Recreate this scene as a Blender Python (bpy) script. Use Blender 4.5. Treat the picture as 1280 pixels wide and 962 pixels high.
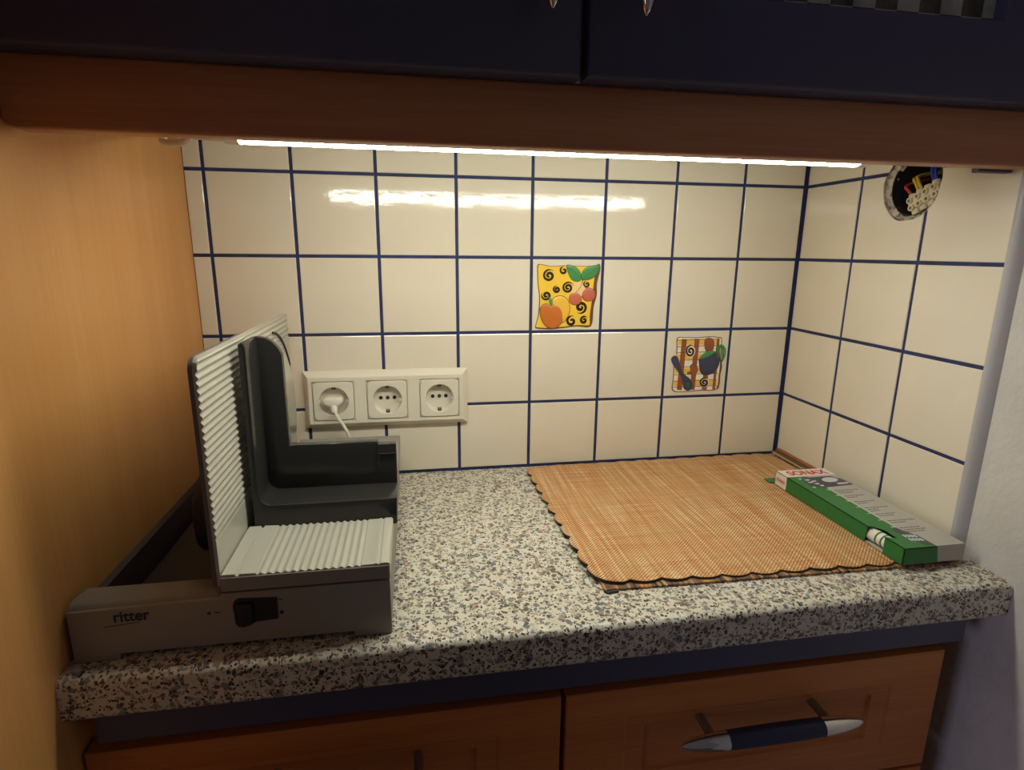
import bpy, bmesh, math, random
from mathutils import Matrix, Vector

# ------------------------------------------------------------------ clear
for o in list(bpy.data.objects):
    bpy.data.objects.remove(o, do_unlink=True)
scn = bpy.context.scene
COL = scn.collection
random.seed(7)
PI = math.pi

# ------------------------------------------------------------------ camera, world, exposure
# world frame: x to the right along the tiled wall, y = 0 on the tile face (room is -y), z = 0 on the worktop
cam_data = bpy.data.cameras.new('camera')
cam = bpy.data.objects.new('camera', cam_data)
COL.objects.link(cam)
R0 = (0.9859894, -0.1665599, 0.0090937)      # right
R1 = (-0.0292396, -0.2262478, -0.9736308)    # down
R2 = (0.1642253, 0.9597238, -0.2279481)      # forward
CP = (0.25464, -0.81119, 0.32167)
cam.matrix_world = Matrix(((R0[0], -R1[0], -R2[0], CP[0]),
                           (R0[1], -R1[1], -R2[1], CP[1]),
                           (R0[2], -R1[2], -R2[2], CP[2]),
                           (0, 0, 0, 1)))
cam_data.sensor_width = 36.0
cam_data.lens = 717.916 / 1280 * 36.0
cam_data.clip_start = 0.01
scn.camera = cam

world = bpy.data.worlds.new('room_ambient')
scn.world = world
world.use_nodes = True
WBG = world.node_tree.nodes['Background']
WBG.inputs['Color'].default_value = (0.62, 0.56, 0.60, 1)
WBG.inputs['Strength'].default_value = 0.085

# daylight from the kitchen window, well to the left of the niche
win = bpy.data.lights.new('window_light', 'AREA')
win.shape = 'RECTANGLE'; win.size = 1.0; win.size_y = 1.2
win.energy = 15.0
win.color = (0.66, 0.68, 1.0)
win_o = bpy.data.objects.new('window_light', win)
COL.objects.link(win_o)
win_o.location = (-2.6, -1.75, 0.25)
win_o.rotation_euler = (Vector((0.84, -0.45, -0.2)) - win_o.location).to_track_quat('-Z', 'Y').to_euler()

LAMP_STRENGTH = 33.0
LAMP_COLOR = (0.96, 1.0, 0.90, 1)

vs = scn.view_settings
vs.view_transform = 'Standard'
vs.look = 'None'
vs.gamma = 1.0
vs.use_curve_mapping = False
vs.exposure = 0.0

# ------------------------------------------------------------------ helpers
def srgb(r, g, b):
    f = lambda c: (c / 255 / 12.92) if c / 255 <= 0.04045 else ((c / 255 + 0.055) / 1.055) ** 2.4
    return (f(r), f(g), f(b), 1)

def mat(name, col, rough=0.5, metal=0.0, spec=0.5, **kw):
    m = bpy.data.materials.new(name)
    m.use_nodes = True
    b = m.node_tree.nodes['Principled BSDF']
    b.inputs['Base Color'].default_value = col
    b.inputs['Roughness'].default_value = rough
    b.inputs['Metallic'].default_value = metal
    b.inputs['Specular IOR Level'].default_value = spec
    for k, v in kw.items():
        b.inputs[k].default_value = v
    return m

class NT:
    """tiny node-graph helper"""
    def __init__(self, m):
        self.t = m.node_tree; self.n = self.t.nodes; self.l = self.t.links
        self.b = self.n['Principled BSDF']
        self._c = None
    def co(self):
        if self._c is None:
            self._c = self.n.new('ShaderNodeTexCoord')
        return self._c.outputs['Object']
    def mapping(self, scale=(1, 1, 1), rot=(0, 0, 0), loc=(0, 0, 0)):
        mp = self.n.new('ShaderNodeMapping')
        mp.inputs['Scale'].default_value = scale
        mp.inputs['Rotation'].default_value = rot
        mp.inputs['Location'].default_value = loc
        self.l.new(self.co(), mp.inputs['Vector'])
        return mp.outputs['Vector']
    def noise(self, vec, scale, detail=3, rough=0.5):
        n = self.n.new('ShaderNodeTexNoise')
        n.inputs['Scale'].default_value = scale
        n.inputs['Detail'].default_value = detail
        n.inputs['Roughness'].default_value = rough
        self.l.new(vec, n.inputs['Vector'])
        return n.outputs['Fac']
    def voronoi(self, vec, scale, feature='F1', rnd=1.0):
        n = self.n.new('ShaderNodeTexVoronoi')
        n.feature = feature
        n.inputs['Scale'].default_value = scale
        n.inputs['Randomness'].default_value = rnd
        self.l.new(vec, n.inputs['Vector'])
        return n
    def ramp(self, fac, stops, interp='LINEAR'):
        r = self.n.new('ShaderNodeValToRGB')
        r.color_ramp.interpolation = interp
        el = r.color_ramp.elements
        while len(el) < len(stops):
            el.new(0.5)
        for e, (p, c) in zip(el, stops):
            e.position = p; e.color = c
        self.l.new(fac, r.inputs['Fac'])
        return r.outputs['Color']
    def math(self, op, a, b=None, clamp=False):
        n = self.n.new('ShaderNodeMath'); n.operation = op; n.use_clamp = clamp
        for i, v in enumerate((a, b)):
            if v is None: continue
            if isinstance(v, (int, float)): n.inputs[i].default_value = v
            else: self.l.new(v, n.inputs[i])
        return n.outputs[0]
    def mix(self, fac, a, b, blend='MIX'):
        n = self.n.new('ShaderNodeMix'); n.data_type = 'RGBA'; n.blend_type = blend
        for s, v in ((n.inputs[0], fac), (n.inputs[6], a), (n.inputs[7], b)):
            if isinstance(v, (int, float)): s.default_value = v
            elif isinstance(v, tuple): s.default_value = v
            else: self.l.new(v, s)
        return n.outputs[2]
    def sep(self, vec):
        n = self.n.new('ShaderNodeSeparateXYZ'); self.l.new(vec, n.inputs[0]); return n.outputs
    def color(self, c): self.l.new(c, self.b.inputs['Base Color'])
    def bump(self, h, strength=0.2, dist=0.001):
        n = self.n.new('ShaderNodeBump')
        n.inputs['Strength'].default_value = strength
        n.inputs['Distance'].default_value = dist
        self.l.new(h, n.inputs['Height'])
        self.l.new(n.outputs['Normal'], self.b.inputs['Normal'])

# ------------------------------------------------------------------ geometry helpers
def link(name, me, parent=None, material=None, smooth=False):
    o = bpy.data.objects.new(name, me)
    COL.objects.link(o)
    if parent is not None:
        o.parent = parent
        if parent.type == 'EMPTY': o.location = -parent.location   # meshes are authored in room coordinates
    if material is not None:
        for m in (material if isinstance(material, (list, tuple)) else [material]):
            me.materials.append(m)
    if smooth:
        for p in me.polygons: p.use_smooth = True
    return o

def to_mesh(bm, name):
    bmesh.ops.recalc_face_normals(bm, faces=bm.faces)
    me = bpy.data.meshes.new(name)
    bm.to_mesh(me); bm.free()
    return me

def obj(name, bm, material, parent=None, smooth=False):
    return link(name, to_mesh(bm, name), parent, material, smooth)

def smooth_by_angle(o, deg=35):
    me = o.data
    for p in me.polygons: p.use_smooth = True
    bm = bmesh.new(); bm.from_mesh(me)
    lim = math.radians(deg)
    for e in bm.edges:
        e.smooth = not (len(e.link_faces) == 2 and e.calc_face_angle(0) > lim)
    bm.to_mesh(me); bm.free()
    return o

def new(): return bmesh.new()

def merge(bm, part):
    me = bpy.data.meshes.new('tmp'); part.to_mesh(me); part.free()
    bm.from_mesh(me); bpy.data.meshes.remove(me)

def box(bm, x0, x1, y0, y1, z0, z1, bev=0.0, seg=2, mi=0, mtx=None):
    p = bmesh.new()
    bmesh.ops.create_cube(p, size=1)
    for v in p.verts:
        v.co = Vector(((x0 + x1) / 2 + v.co.x * (x1 - x0), (y0 + y1) / 2 + v.co.y * (y1 - y0), (z0 + z1) / 2 + v.co.z * (z1 - z0)))
    if bev > 0:
        bmesh.ops.bevel(p, geom=p.edges[:], offset=bev, segments=seg, profile=0.5, affect='EDGES')
    for f in p.faces: f.material_index = mi
    if mtx is not None: p.transform(mtx)
    merge(bm, p)
    return bm

def prism(bm, pts, axis, a, b, bev=0.0, seg=2, mi=0):
    """polygon pts (two coords) extruded along axis ('x','y','z') from a to b"""
    p = bmesh.new()
    def P(u, v, w):
        return {'x': (w, u, v), 'y': (u, w, v), 'z': (u, v, w)}[axis]
    va = [p.verts.new(P(u, v, a)) for u, v in pts]
    vb = [p.verts.new(P(u, v, b)) for u, v in pts]
    n = len(pts)
    fa = p.faces.new(va); fb = p.faces.new(vb[::-1])
    for i in range(n):
        p.faces.new((va[i], vb[i], vb[(i + 1) % n], va[(i + 1) % n]))
    bmesh.ops.recalc_face_normals(p, faces=p.faces)
    if bev > 0:
        ed = [e for e in p.edges if e.calc_face_angle(0) > 0.6]
        bmesh.ops.bevel(p, geom=ed, offset=bev, segments=seg, profile=0.5, affect='EDGES')
    for f in p.faces: f.material_index = mi
    merge(bm, p)
    return bm

def ring_tube(bm, path, radii, n=10, caps=True, mi=0, flat=(1, 1)):
    """tube along path (list of Vectors) with radius per point"""
    p = bmesh.new()
    path = [Vector(q) for q in path]
    if isinstance(radii, (int, float)): radii = [radii] * len(path)
    rings = []
    up = None
    for i, q in enumerate(path):
        t = (path[min(i + 1, len(path) - 1)] - path[max(i - 1, 0)]).normalized()
        if up is None:
            up = Vector((0, 0, 1)) if abs(t.z) < 0.9 else Vector((0, 1, 0))
        s = t.cross(up).normalized(); u2 = s.cross(t).normalized(); up = u2
        rings.append([p.verts.new(q + s * math.cos(2 * PI * k / n) * radii[i] * flat[0] + u2 * math.sin(2 * PI * k / n) * radii[i] * flat[1]) for k in range(n)])
    for a, b in zip(rings, rings[1:]):
        for k in range(n):
            p.faces.new((a[k], a[(k + 1) % n], b[(k + 1) % n], b[k]))
    if caps:
        p.faces.new(rings[0][::-1]); p.faces.new(rings[-1])
    for f in p.faces: f.material_index = mi
    merge(bm, p)
    return bm

def spline(pts, n=24):
    """Catmull-Rom through pts"""
    P = [Vector(p) for p in pts]
    P = [P[0] * 2 - P[1]] + P + [P[-1] * 2 - P[-2]]
    out = []
    segs = len(P) - 3
    for s in range(segs):
        p0, p1, p2, p3 = P[s:s + 4]
        for k in range(n):
            t = k / n
            out.append(0.5 * ((2 * p1) + (-p0 + p2) * t + (2 * p0 - 5 * p1 + 4 * p2 - p3) * t * t + (-p0 + 3 * p1 - 3 * p2 + p3) * t ** 3))
    out.append(P[-2])
    return out

def rounded_rect(x0, x1, z0, z1, r, n=6):
    out = []
    for cx, cz, a0 in ((x1 - r, z1 - r, 0), (x0 + r, z1 - r, PI / 2), (x0 + r, z0 + r, PI), (x1 - r, z0 + r, 1.5 * PI)):
        for k in range(n + 1):
            a = a0 + PI / 2 * k / n
            out.append((cx + r * math.cos(a), cz + r * math.sin(a)))
    return out

def boolean_cut(o, cutter):
    md = o.modifiers.new('cut', 'BOOLEAN'); md.object = cutter; md.operation = 'DIFFERENCE'; md.solver = 'EXACT'
    dg = bpy.context.evaluated_depsgraph_get()
    me = bpy.data.meshes.new_from_object(o.evaluated_get(dg))
    o.modifiers.clear(); o.data = me

def thing(name, label, cat, loc=(0, 0, 0), group=None):
    o = bpy.data.objects.new(name, None); COL.objects.link(o)
    o.empty_display_size = 0.02
    o.location = loc
    tag(o, label, cat, group)
    return o

def tag(o, label, cat=None, group=None, kind=None):
    o['label'] = label
    if cat: o['category'] = cat
    if group: o['group'] = group
    if kind: o['kind'] = kind
    return o

def text_mesh(bm, s, size, mtx, thick=0.0002, fatten=0.0, mi=0, sx=1.0):
    cu = bpy.data.curves.new('t', 'FONT'); cu.body = s; cu.size = size; cu.extrude = thick; cu.offset = fatten
    cu.align_x = 'LEFT'
    o = bpy.data.objects.new('t', cu); COL.objects.link(o)
    dg = bpy.context.evaluated_depsgraph_get()
    me = bpy.data.meshes.new_from_object(o.evaluated_get(dg))
    bpy.data.objects.remove(o, do_unlink=True)
    p = bmesh.new(); p.from_mesh(me); bpy.data.meshes.remove(me)
    bmesh.ops.scale(p, vec=(sx, 1, 1), verts=p.verts)
    for f in p.faces: f.material_index = mi
    p.transform(mtx)
    merge(bm, p)

# ------------------------------------------------------------------ materials
def m_wood(name, c1, c2, grain_axis='z', rough=0.38, sc=1.0, spec=0.4):
    m = mat(name, c1, rough, spec=spec); t = NT(m)
    s = {'x': (1.2, 22, 22), 'y': (22, 1.2, 22), 'z': (22, 22, 1.2)}[grain_axis]
    v = t.mapping(tuple(k * sc for k in s))
    n1 = t.noise(v, 1.6, 4, 0.55)
    s2 = {'x': (14, 420, 420), 'y': (420, 14, 420), 'z': (420, 420, 14)}[grain_axis]
    n2 = t.noise(t.mapping(s2), 1.0, 2, 0.5)
    f = t.math('ADD', t.math('MULTIPLY', n1, 0.65), t.math('MULTIPLY', n2, 0.35))
    t.color(t.ramp(f, [(0.36, c2), (0.62, c1)]))
    t.bump(n2, 0.06, 0.0004)
    return m

M = {}
M['panel'] = m_wood('beech_panel', srgb(214, 156, 92), srgb(206, 146, 82), 'z', 0.36)
M['rail_wood'] = m_wood('beech_rail', srgb(190, 130, 92), srgb(172, 112, 76), 'x', 0.32)
M['drawer_wood'] = m_wood('beech_drawer', srgb(196, 122, 62), srgb(178, 104, 50), 'x', 0.42)
M['navy'] = mat('navy_lacquer', srgb(70, 68, 92), 0.40)
M['navy_grip'] = mat('navy_grip', srgb(30, 34, 66), 0.45)
M['chrome'] = mat('chrome', (0.72, 0.69, 0.66, 1), 0.09, 1.0)
M['cab_white'] = mat('cabinet_carcass', srgb(222, 214, 196), 0.5)

def m_tile():
    m = mat('cream_glazed_tile', srgb(226, 216, 196), 0.075, spec=0.5)
    t = NT(m)
    v = t.co()
    n = t.noise(v, 9.0, 2, 0.5)
    t.color(t.ramp(n, [(0.3, srgb(228, 218, 196)), (0.7, srgb(222, 212, 190))]))
    a = t.noise(v, 55.0, 2, 0.5)
    b = t.noise(v, 260.0, 2, 0.5)
    t.bump(t.math('ADD', a, t.math('MULTIPLY', b, 0.22)), 0.42, 0.0006)
    return m
M['tile'] = m_tile()

def m_grout():
    m = mat('navy_grout', srgb(38, 48, 96), 0.7); t = NT(m)
    n = t.noise(t.co(), 60, 3)
    t.color(t.ramp(n, [(0.3, srgb(26, 34, 72)), (0.7, srgb(42, 53, 98))]))
    return m
M['grout'] = m_grout()

def m_plaster():
    m = mat('white_plaster', srgb(206, 200, 190), 0.85, spec=0.2); t = NT(m)
    n = t.noise(t.co(), 45, 5, 0.6)
    n2 = t.noise(t.co(), 14, 3, 0.5)
    t.color(t.ramp(n2, [(0.3, srgb(198, 192, 180)), (0.7, srgb(210, 204, 194))]))
    t.bump(n, 0.55, 0.004)
    return m
M['plaster'] = m_plaster()
M['pvc'] = mat('grey_pvc', srgb(176, 172, 170), 0.35)

def m_terrazzo():
    m = mat('terrazzo_laminate', srgb(205, 196, 176), 0.34, spec=0.4); t = NT(m)
    warp = t.n.new('ShaderNodeVectorMath'); warp.operation = 'ADD'
    nz = t.n.new('ShaderNodeTexNoise'); nz.inputs['Scale'].default_value = 210; nz.inputs['Detail'].default_value = 2
    t.l.new(t.co(), nz.inputs['Vector'])
    sc = t.n.new('ShaderNodeVectorMath'); sc.operation = 'SCALE'; sc.inputs['Scale'].default_value = 0.0056
    t.l.new(nz.outputs['Color'], sc.inputs[0])
    t.l.new(t.co(), warp.inputs[0]); t.l.new(sc.outputs[0], warp.inputs[1])
    V = warp.outputs[0]
    base = t.ramp(t.noise(V, 90, 2), [(0.3, srgb(198, 190, 170)), (0.7, srgb(216, 208, 190))])
    def layer(scale, prob, size, stops, seedshift):
        add = t.n.new('ShaderNodeVectorMath'); add.operation = 'ADD'; add.inputs[1].default_value = seedshift
        t.l.new(V, add.inputs[0])
        vo = t.voronoi(add.outputs[0], scale)
        sp = t.n.new('ShaderNodeSeparateColor'); t.l.new(vo.outputs['Color'], sp.inputs[0])
        on = t.math('LESS_THAN', sp.outputs[0], prob)
        inside = t.math('LESS_THAN', vo.outputs['Distance'], t.math('ADD', t.math('MULTIPLY', sp.outputs[2], size * 0.5), size * 0.5))
        return t.math('MULTIPLY', on, inside), t.ramp(sp.outputs[1], stops, 'CONSTANT')
    f1, c1 = layer(255, 0.72, 0.66, [(0.0, srgb(176, 166, 146)), (0.35, srgb(150, 128, 110)), (0.6, srgb(128, 126, 126)), (0.82, srgb(96, 84, 74))], (3, 1, 2))
    f2, c2 = layer(390, 0.42, 0.58, [(0.0, srgb(60, 50, 44)), (0.5, srgb(88, 70, 58)), (0.8, srgb(40, 38, 42))], (7, 5, 1))
    f3, c3 = layer(130, 0.26, 0.54, [(0.0, srgb(124, 128, 126)), (0.35, srgb(108, 114, 116)), (0.6, srgb(152, 132, 112)), (0.8, srgb(136, 136, 132))], (1, 8, 4))
    col = t.mix(f1, base, c1)
    col = t.mix(f3, col, c3)
    col = t.mix(f2, col, c2)
    t.color(col)
    return m
M['terrazzo'] = m_terrazzo()

M['slicer_grey'] = mat('slicer_grey_plastic', srgb(142, 136, 127), 0.42)
M['slicer_rib'] = mat('slicer_ribbed_metal', srgb(184, 178, 162), 0.38, 0.1)
M['slicer_edge'] = mat('slicer_plum_edge', srgb(96, 84, 92), 0.5)
M['slicer_black'] = mat('slicer_black_plastic', srgb(46, 44, 41), 0.2)
M['slicer_dark'] = mat('slicer_dark_matte', srgb(22, 21, 22), 0.55)
M['steel'] = mat('blade_steel', (0.80, 0.79, 0.76, 1), 0.28, 1.0)
M['print_dark'] = mat('dark_print', srgb(30, 28, 34), 0.6)
M['print_red'] = mat('red_print', srgb(196, 66, 52), 0.55)
M['socket'] = mat('cream_socket_plastic', srgb(222, 214, 194), 0.28)
M['hole_dark'] = mat('socket_hole', srgb(24, 20, 18), 0.6)
M['brass'] = mat('contact_metal', (0.55, 0.45, 0.28, 1), 0.3, 1.0)
M['plug'] = mat('white_plug_plastic', srgb(226, 220, 202), 0.35)
M['lamp_white'] = mat('lamp_housing', srgb(228, 224, 214), 0.4)
M['floor'] = mat('dark_floor', srgb(120, 104, 90), 0.6)

def m_emit(name, col, s):
    m = bpy.data.materials.new(name); m.use_nodes = True
    b = m.node_tree.nodes['Principled BSDF']
    b.inputs['Base Color'].default_value = (0.8, 0.8, 0.8, 1)
    b.inputs['Emission Color'].default_value = col
    b.inputs['Emission Strength'].default_value = s
    return m
M['lamp_glow'] = m_emit('lamp_diffuser', LAMP_COLOR, LAMP_STRENGTH)

# ------------------------------------------------------------------ dimensions
P = 0.105
XL, XR = -0.0227, 0.8344
HB = 0.102
ZL = [0.0, HB, HB + P, HB + 2 * P, HB + 3 * P, HB + 3 * P + 0.044]      # horizontal joints
XV = [XL] + [i * P for i in range(8)] + [XR]                            # vertical joints, back wall
YV = [0.0, -0.1095, -0.2145, -0.3183]                                   # vertical joints, right wall
J = 0.0042            # joint width
DZ = 0.0016           # joint depth
FLOOR_Z = -0.87

# ------------------------------------------------------------------ setting
o = obj('floor', box(new(), -1.2, 1.4, -2.2, 0.05, FLOOR_Z - 0.03, FLOOR_Z), M['floor'])
tag(o, 'plain brown kitchen floor in front of the base cabinet', 'floor', kind='structure')

wall_back = obj('wall_back', box(new(), -0.25, XR + 0.10, 0.005, 0.10, FLOOR_Z, 1.25), M['plaster'])
tag(wall_back, 'back wall of cream square tiles with navy joints', 'wall', kind='structure')
obj('grout', box(new(), XL - 0.005, XR + 0.004, DZ, 0.005, -0.002, ZL[5]), M['grout'], wall_back)

wall_right = obj('wall_right', box(new(), XR + 0.0065, XR + 0.13, -1.5, 0.005, FLOOR_Z, 1.25), M['plaster'])
tag(wall_right, 'right wall, cream tiles towards the corner and rough white plaster beyond', 'wall', kind='structure')
grout_r = obj('grout', box(new(), XR + DZ, XR + 0.0065, YV[3] - 0.001, 0.004, -0.002, ZL[5]), M['grout'], wall_right)

def tile_mesh(w, h):
    bm = new()
    box(bm, -w / 2, w / 2, 0, DZ, -h / 2, h / 2)
    ed = [e for e in bm.edges if all(abs(v.co.y) < 1e-6 for v in e.verts)]
    bmesh.ops.bevel(bm, geom=ed, offset=0.0011, segments=2, profile=0.5, affect='EDGES')
    me = to_mesh(bm, 'tile'); me.materials.append(M['tile'])
    return me

cache = {}
def get_tile(w, h):
    k = (round(w, 4), round(h, 4))
    if k not in cache: cache[k] = tile_mesh(w, h)
    return cache[k]

def add_tile(wall, a0, a1, z0, z1, right=False):
    w, h = abs(a1 - a0), z1 - z0
    t = bpy.data.objects.new('tile', get_tile(w, h)); COL.objects.link(t)
    t.parent = wall
    j = random.uniform(-0.00025, 0.00025)
    if right:
        t.location = (XR + 0.00025 + j, (a0 + a1) / 2, (z0 + z1) / 2)
        t.rotation_euler = (random.uniform(-.002, .002), 0, -PI / 2 + random.uniform(-.003, .003))
    else:
        t.location = ((a0 + a1) / 2, 0.00025 + j, (z0 + z1) / 2)
        t.rotation_euler = (random.uniform(-.003, .003), 0, random.uniform(-.003, .003))
    return t

for i in range(len(XV) - 1):
    x0 = XV[i] + (J / 2 if i else 0.0005)
    x1 = XV[i + 1] - (J / 2 if i < len(XV) - 2 else 0.0045)
    for k in range(5):
        z0 = ZL[k] + (J / 2 if k else 0.0040)
        z1 = ZL[k + 1] - (J / 2 if k < 4 else 0)
        add_tile(wall_back, x0, x1, z0, z1)

HOLE_Y, HOLE_Z, HOLE_R = -0.1885, 0.4010, 0.0410
cut_tiles = []
for i in range(3):
    y0 = YV[i] - (J / 2 if i else 0.0025)
    y1 = YV[i + 1] + (J / 2 if i < 2 else 0.0004)
    for k in range(5):
        z0 = ZL[k] + (J / 2 if k else 0.0040)
        z1 = ZL[k + 1] - (J / 2 if k < 4 else 0)
        t = add_tile(wall_right, y0, y1, z0, z1, True)
        if i in (1, 2) and k in (3, 4): cut_tiles.append(t)

# round cut-out for the flush wiring box
cb = new()
n = 56
pts = []
for k in range(n):
    a = 2 * PI * k / n
    r = HOLE_R * (1 + 0.012 * math.sin(5 * a + 1) + 0.010 * math.sin(9 * a))
    pts.append((HOLE_Y + r * math.cos(a), HOLE_Z + r * math.sin(a)))
prism(cb, pts, 'x', XR - 0.02, XR + 0.062)
cutter = obj('cutter', cb, M['plaster'])
for t in cut_tiles + [grout_r, wall_right]:
    boolean_cut(t, cutter)
bpy.data.objects.remove(cutter, do_unlink=True)

# rounded edge profile where the tiles end
bm = new()
prof = [(XR + 0.0064, -0.3187), (XR - 0.0012, -0.3187), (XR - 0.0022, -0.3210), (XR - 0.0016, -0.3245), (XR + 0.0008, -0.3270), (XR + 0.0036, -0.3297), (XR + 0.0064, -0.3312)]
prism(bm, prof, 'z', 0.0005, 0.44)
o = smooth_by_angle(obj('trim_1', bm, M['pvc']), 40)
tag(o, 'slim rounded grey plastic edge profile closing the tiles on the right wall', 'trim', kind='structure')

# dark sealing strip along the foot of the side panel
bm = new()
prism(bm, [(XL + 0.0002, 0.0003), (XL + 0.0112, 0.0003), (XL + 0.0112, 0.004), (XL + 0.0050, 0.032), (XL + 0.0002, 0.035)], 'y', -0.345, -0.0005)
o = obj('trim_2', bm, mat('dark_seal_strip', srgb(52, 38, 40), 0.45))
tag(o, 'dark sealing strip between worktop and orange side panel', 'trim', kind='structure')

# ------------------------------------------------------------------ worktop
WY, WT = -0.3875, 0.038
bm = new()
prof = [(0.0, 0.0)]
R = 0.0070
for k in range(9):
    a = PI / 2 + PI / 2 * k / 8
    prof.append((WY + R + R * math.cos(a), -R + R * math.sin(a)))
r2 = 0.006
for k in range(5):
    a = PI + PI / 2 * k / 4
    prof.append((WY + r2 + r2 * math.cos(a), -WT + r2 + r2 * math.sin(a)))
prof.append((0.0, -WT))
prism(bm, prof, 'x', XL + 0.0002, XR + 0.006)
o = smooth_by_angle(obj('worktop', bm, M['terrazzo']), 30)
tag(o, 'speckled terrazzo-look worktop with rounded front edge below the tiled wall', 'worktop')

# ------------------------------------------------------------------ tall side panel
o = obj('side_panel', box(new(), XL - 0.022, XL, -0.62, 0.0045, FLOOR_Z, 1.2, 0.001, 1), M['panel'])
tag(o, 'tall orange beech side panel left of the tiled niche', 'panel')

# ------------------------------------------------------------------ handles
def make_handle(parent, x, y, z, vertical=False, post_y=None):
    """spindle bar handle: navy grip, two pointed chrome tips, two posts"""
    def T(u, v, w):   # u along, v depth, w across
        return Vector((x + w, y + v, z + u)) if vertical else Vector((x + u, y + v, z + w))
    g = 0.049
    bm = new()
    us = [-g + 2 * g * k / 12 for k in range(13)]
    ring_tube(bm, [T(u, 0, 0) for u in us], [0.0090 - 0.0006 * (u / g) ** 2 for u in us], 18)
    h = smooth_by_angle(obj('handle', bm, M['navy_grip'], parent), 40)
    for s in (-1, 1):
        bm = new()
        L = 0.0455
        path, rad = [], []
        for k in range(15):
            q = k / 14
            path.append(T(s * (g + 0.0003 + L * q), 0, 0))
            rad.append(max(0.0086 * math.sqrt(max(0, 1 - q ** 1.7)) , 0.0006))
        ring_tube(bm, path, rad, 18)
        smooth_by_angle(obj('tip', bm, M['chrome'], h), 50)
        bm = new()
        u = s * 0.061
        ring_tube(bm, [T(u, 0.004, 0), T(u, post_y - y, 0)], [0.0042, 0.0042], 12)
        smooth_by_angle(obj('post', bm, M['chrome_dull'], h), 40)
    return h
M['chrome_dull'] = mat('dull_post_metal', (0.28, 0.24, 0.20, 1), 0.4, 0.8)

# ------------------------------------------------------------------ base cabinet
base = thing('base_cabinet', 'beech base cabinet with two drawers under the speckled worktop', 'cabinet', (0.38, -0.18, FLOOR_Z))
CX1 = 0.790
obj('body', box(new(), XL + 0.0005, CX1, -0.3555, -0.002, FLOOR_Z, -WT - 0.0003), M['drawer_wood'], base)
obj('fascia_strip', box(new(), -0.0050, 0.803, -0.3800, -0.3556, -0.0660, -WT - 0.0004, 0.0008, 1), M['navy'], base)

def drawer_front(x0, x1, z0, z1):
    bm = new()
    yf, yb = -0.3755, -0.3556
    rects = [(x0, x1, z0, z1, yb), (x0, x1, z0, z1, yf + 0.0015), (x0 + 0.0015, x1 - 0.0015, z0 + 0.0015, z1 - 0.0015, yf),
             (x0 + 0.058, x1 - 0.058, z0 + 0.032, z1 - 0.032, yf), (x0 + 0.0605, x1 - 0.0605, z0 + 0.0345, z1 - 0.0345, yf + 0.0012),
             (x0 + 0.079, x1 - 0.079, z0 + 0.044, z1 - 0.044, yf + 0.0014), (x0 + 0.0805, x1 - 0.0805, z0 + 0.0455, z1 - 0.0455, yf + 0.0045)]
    loops = []
    for a, b, c, d, y in rects:
        loops.append([bm.verts.new(q) for q in ((a, y, c), (b, y, c), (b, y, d), (a, y, d))])
    for A, B in zip(loops, loops[1:]):
        for k in range(4): bm.faces.new((A[k], A[(k + 1) % 4], B[(k + 1) % 4], B[k]))
    bm.faces.new(loops[0]); bm.faces.new(loops[-1])
    return obj('drawer_front', bm, M['drawer_wood'], base)
d1 = drawer_front(-0.0200, 0.3785, -0.222, -0.0795)
d2 = drawer_front(0.3835, 0.7900, -0.222, -0.0795)
drawer_front(-0.0200, 0.3785, -0.520, -0.2265)
drawer_front(0.3835, 0.7900, -0.520, -0.2265)
make_handle(d1, 0.186, -0.4050, -0.1215, False, -0.3750)
make_handle(d2, 0.5800, -0.4050, -0.1215, False, -0.3750)

# ------------------------------------------------------------------ wall cabinet
RY = -0.3320
wc = thing('wall_cabinet', 'navy two-door wall cabinet with a beech light rail above the niche', 'cabinet', (0.39, -0.16, 0.4505))
obj('body', box(new(), XL + 0.0005, XR - 0.003, RY + 0.001, -0.001, 0.4505, 1.14), M['cab_white'], wc)
# light rail with a rounded lower left corner
bm = new()
zt, zb = 0.4496, 0.4013
pts = [(XR - 0.0035, zb), (XR - 0.0035, zt), (XL + 0.0006, zt), (XL + 0.0006, zb + 0.008)]
for k in range(1, 6):
    a = PI + PI / 2 * k / 5
    pts.append((XL + 0.0086 + 0.008 * math.cos(a), zb + 0.008 + 0.008 * math.sin(a)))
prism(bm, pts, 'y', RY, RY + 0.019, 0.0022, 3)
rail = smooth_by_angle(obj('light_rail', bm, M['rail_wood'], wc), 30)
obj('rail_end_block', box(new(), XR - 0.042, XR - 0.0030, -0.3110, -0.3020, 0.3990, 0.4500, 0.0012, 1), M['navy'], wc)

def m_checker():
    m = mat('checkered_pane', srgb(120, 118, 108), 0.25); t = NT(m)
    s = t.sep(t.mapping((1, 1, 1)))
    c = 0.0204
    fx = t.math('FLOOR', t.math('DIVIDE', s[0], c)); fz = t.math('FLOOR', t.math('DIVIDE', t.math('ADD', s[2], -0.5165 + 20 * c), c))
    k = t.math('MODULO', t.math('ADD', fx, fz), 2.0)
    n = t.noise(t.co(), 60, 2)
    lt = t.ramp(n, [(0.35, srgb(140, 138, 124)), (0.65, srgb(166, 164, 150))])
    dk = t.ramp(n, [(0.35, srgb(34, 32, 26)), (0.7, srgb(84, 78, 60))])
    t.color(t.mix(k, lt, dk))
    return m
M['checker'] = m_checker()

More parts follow.
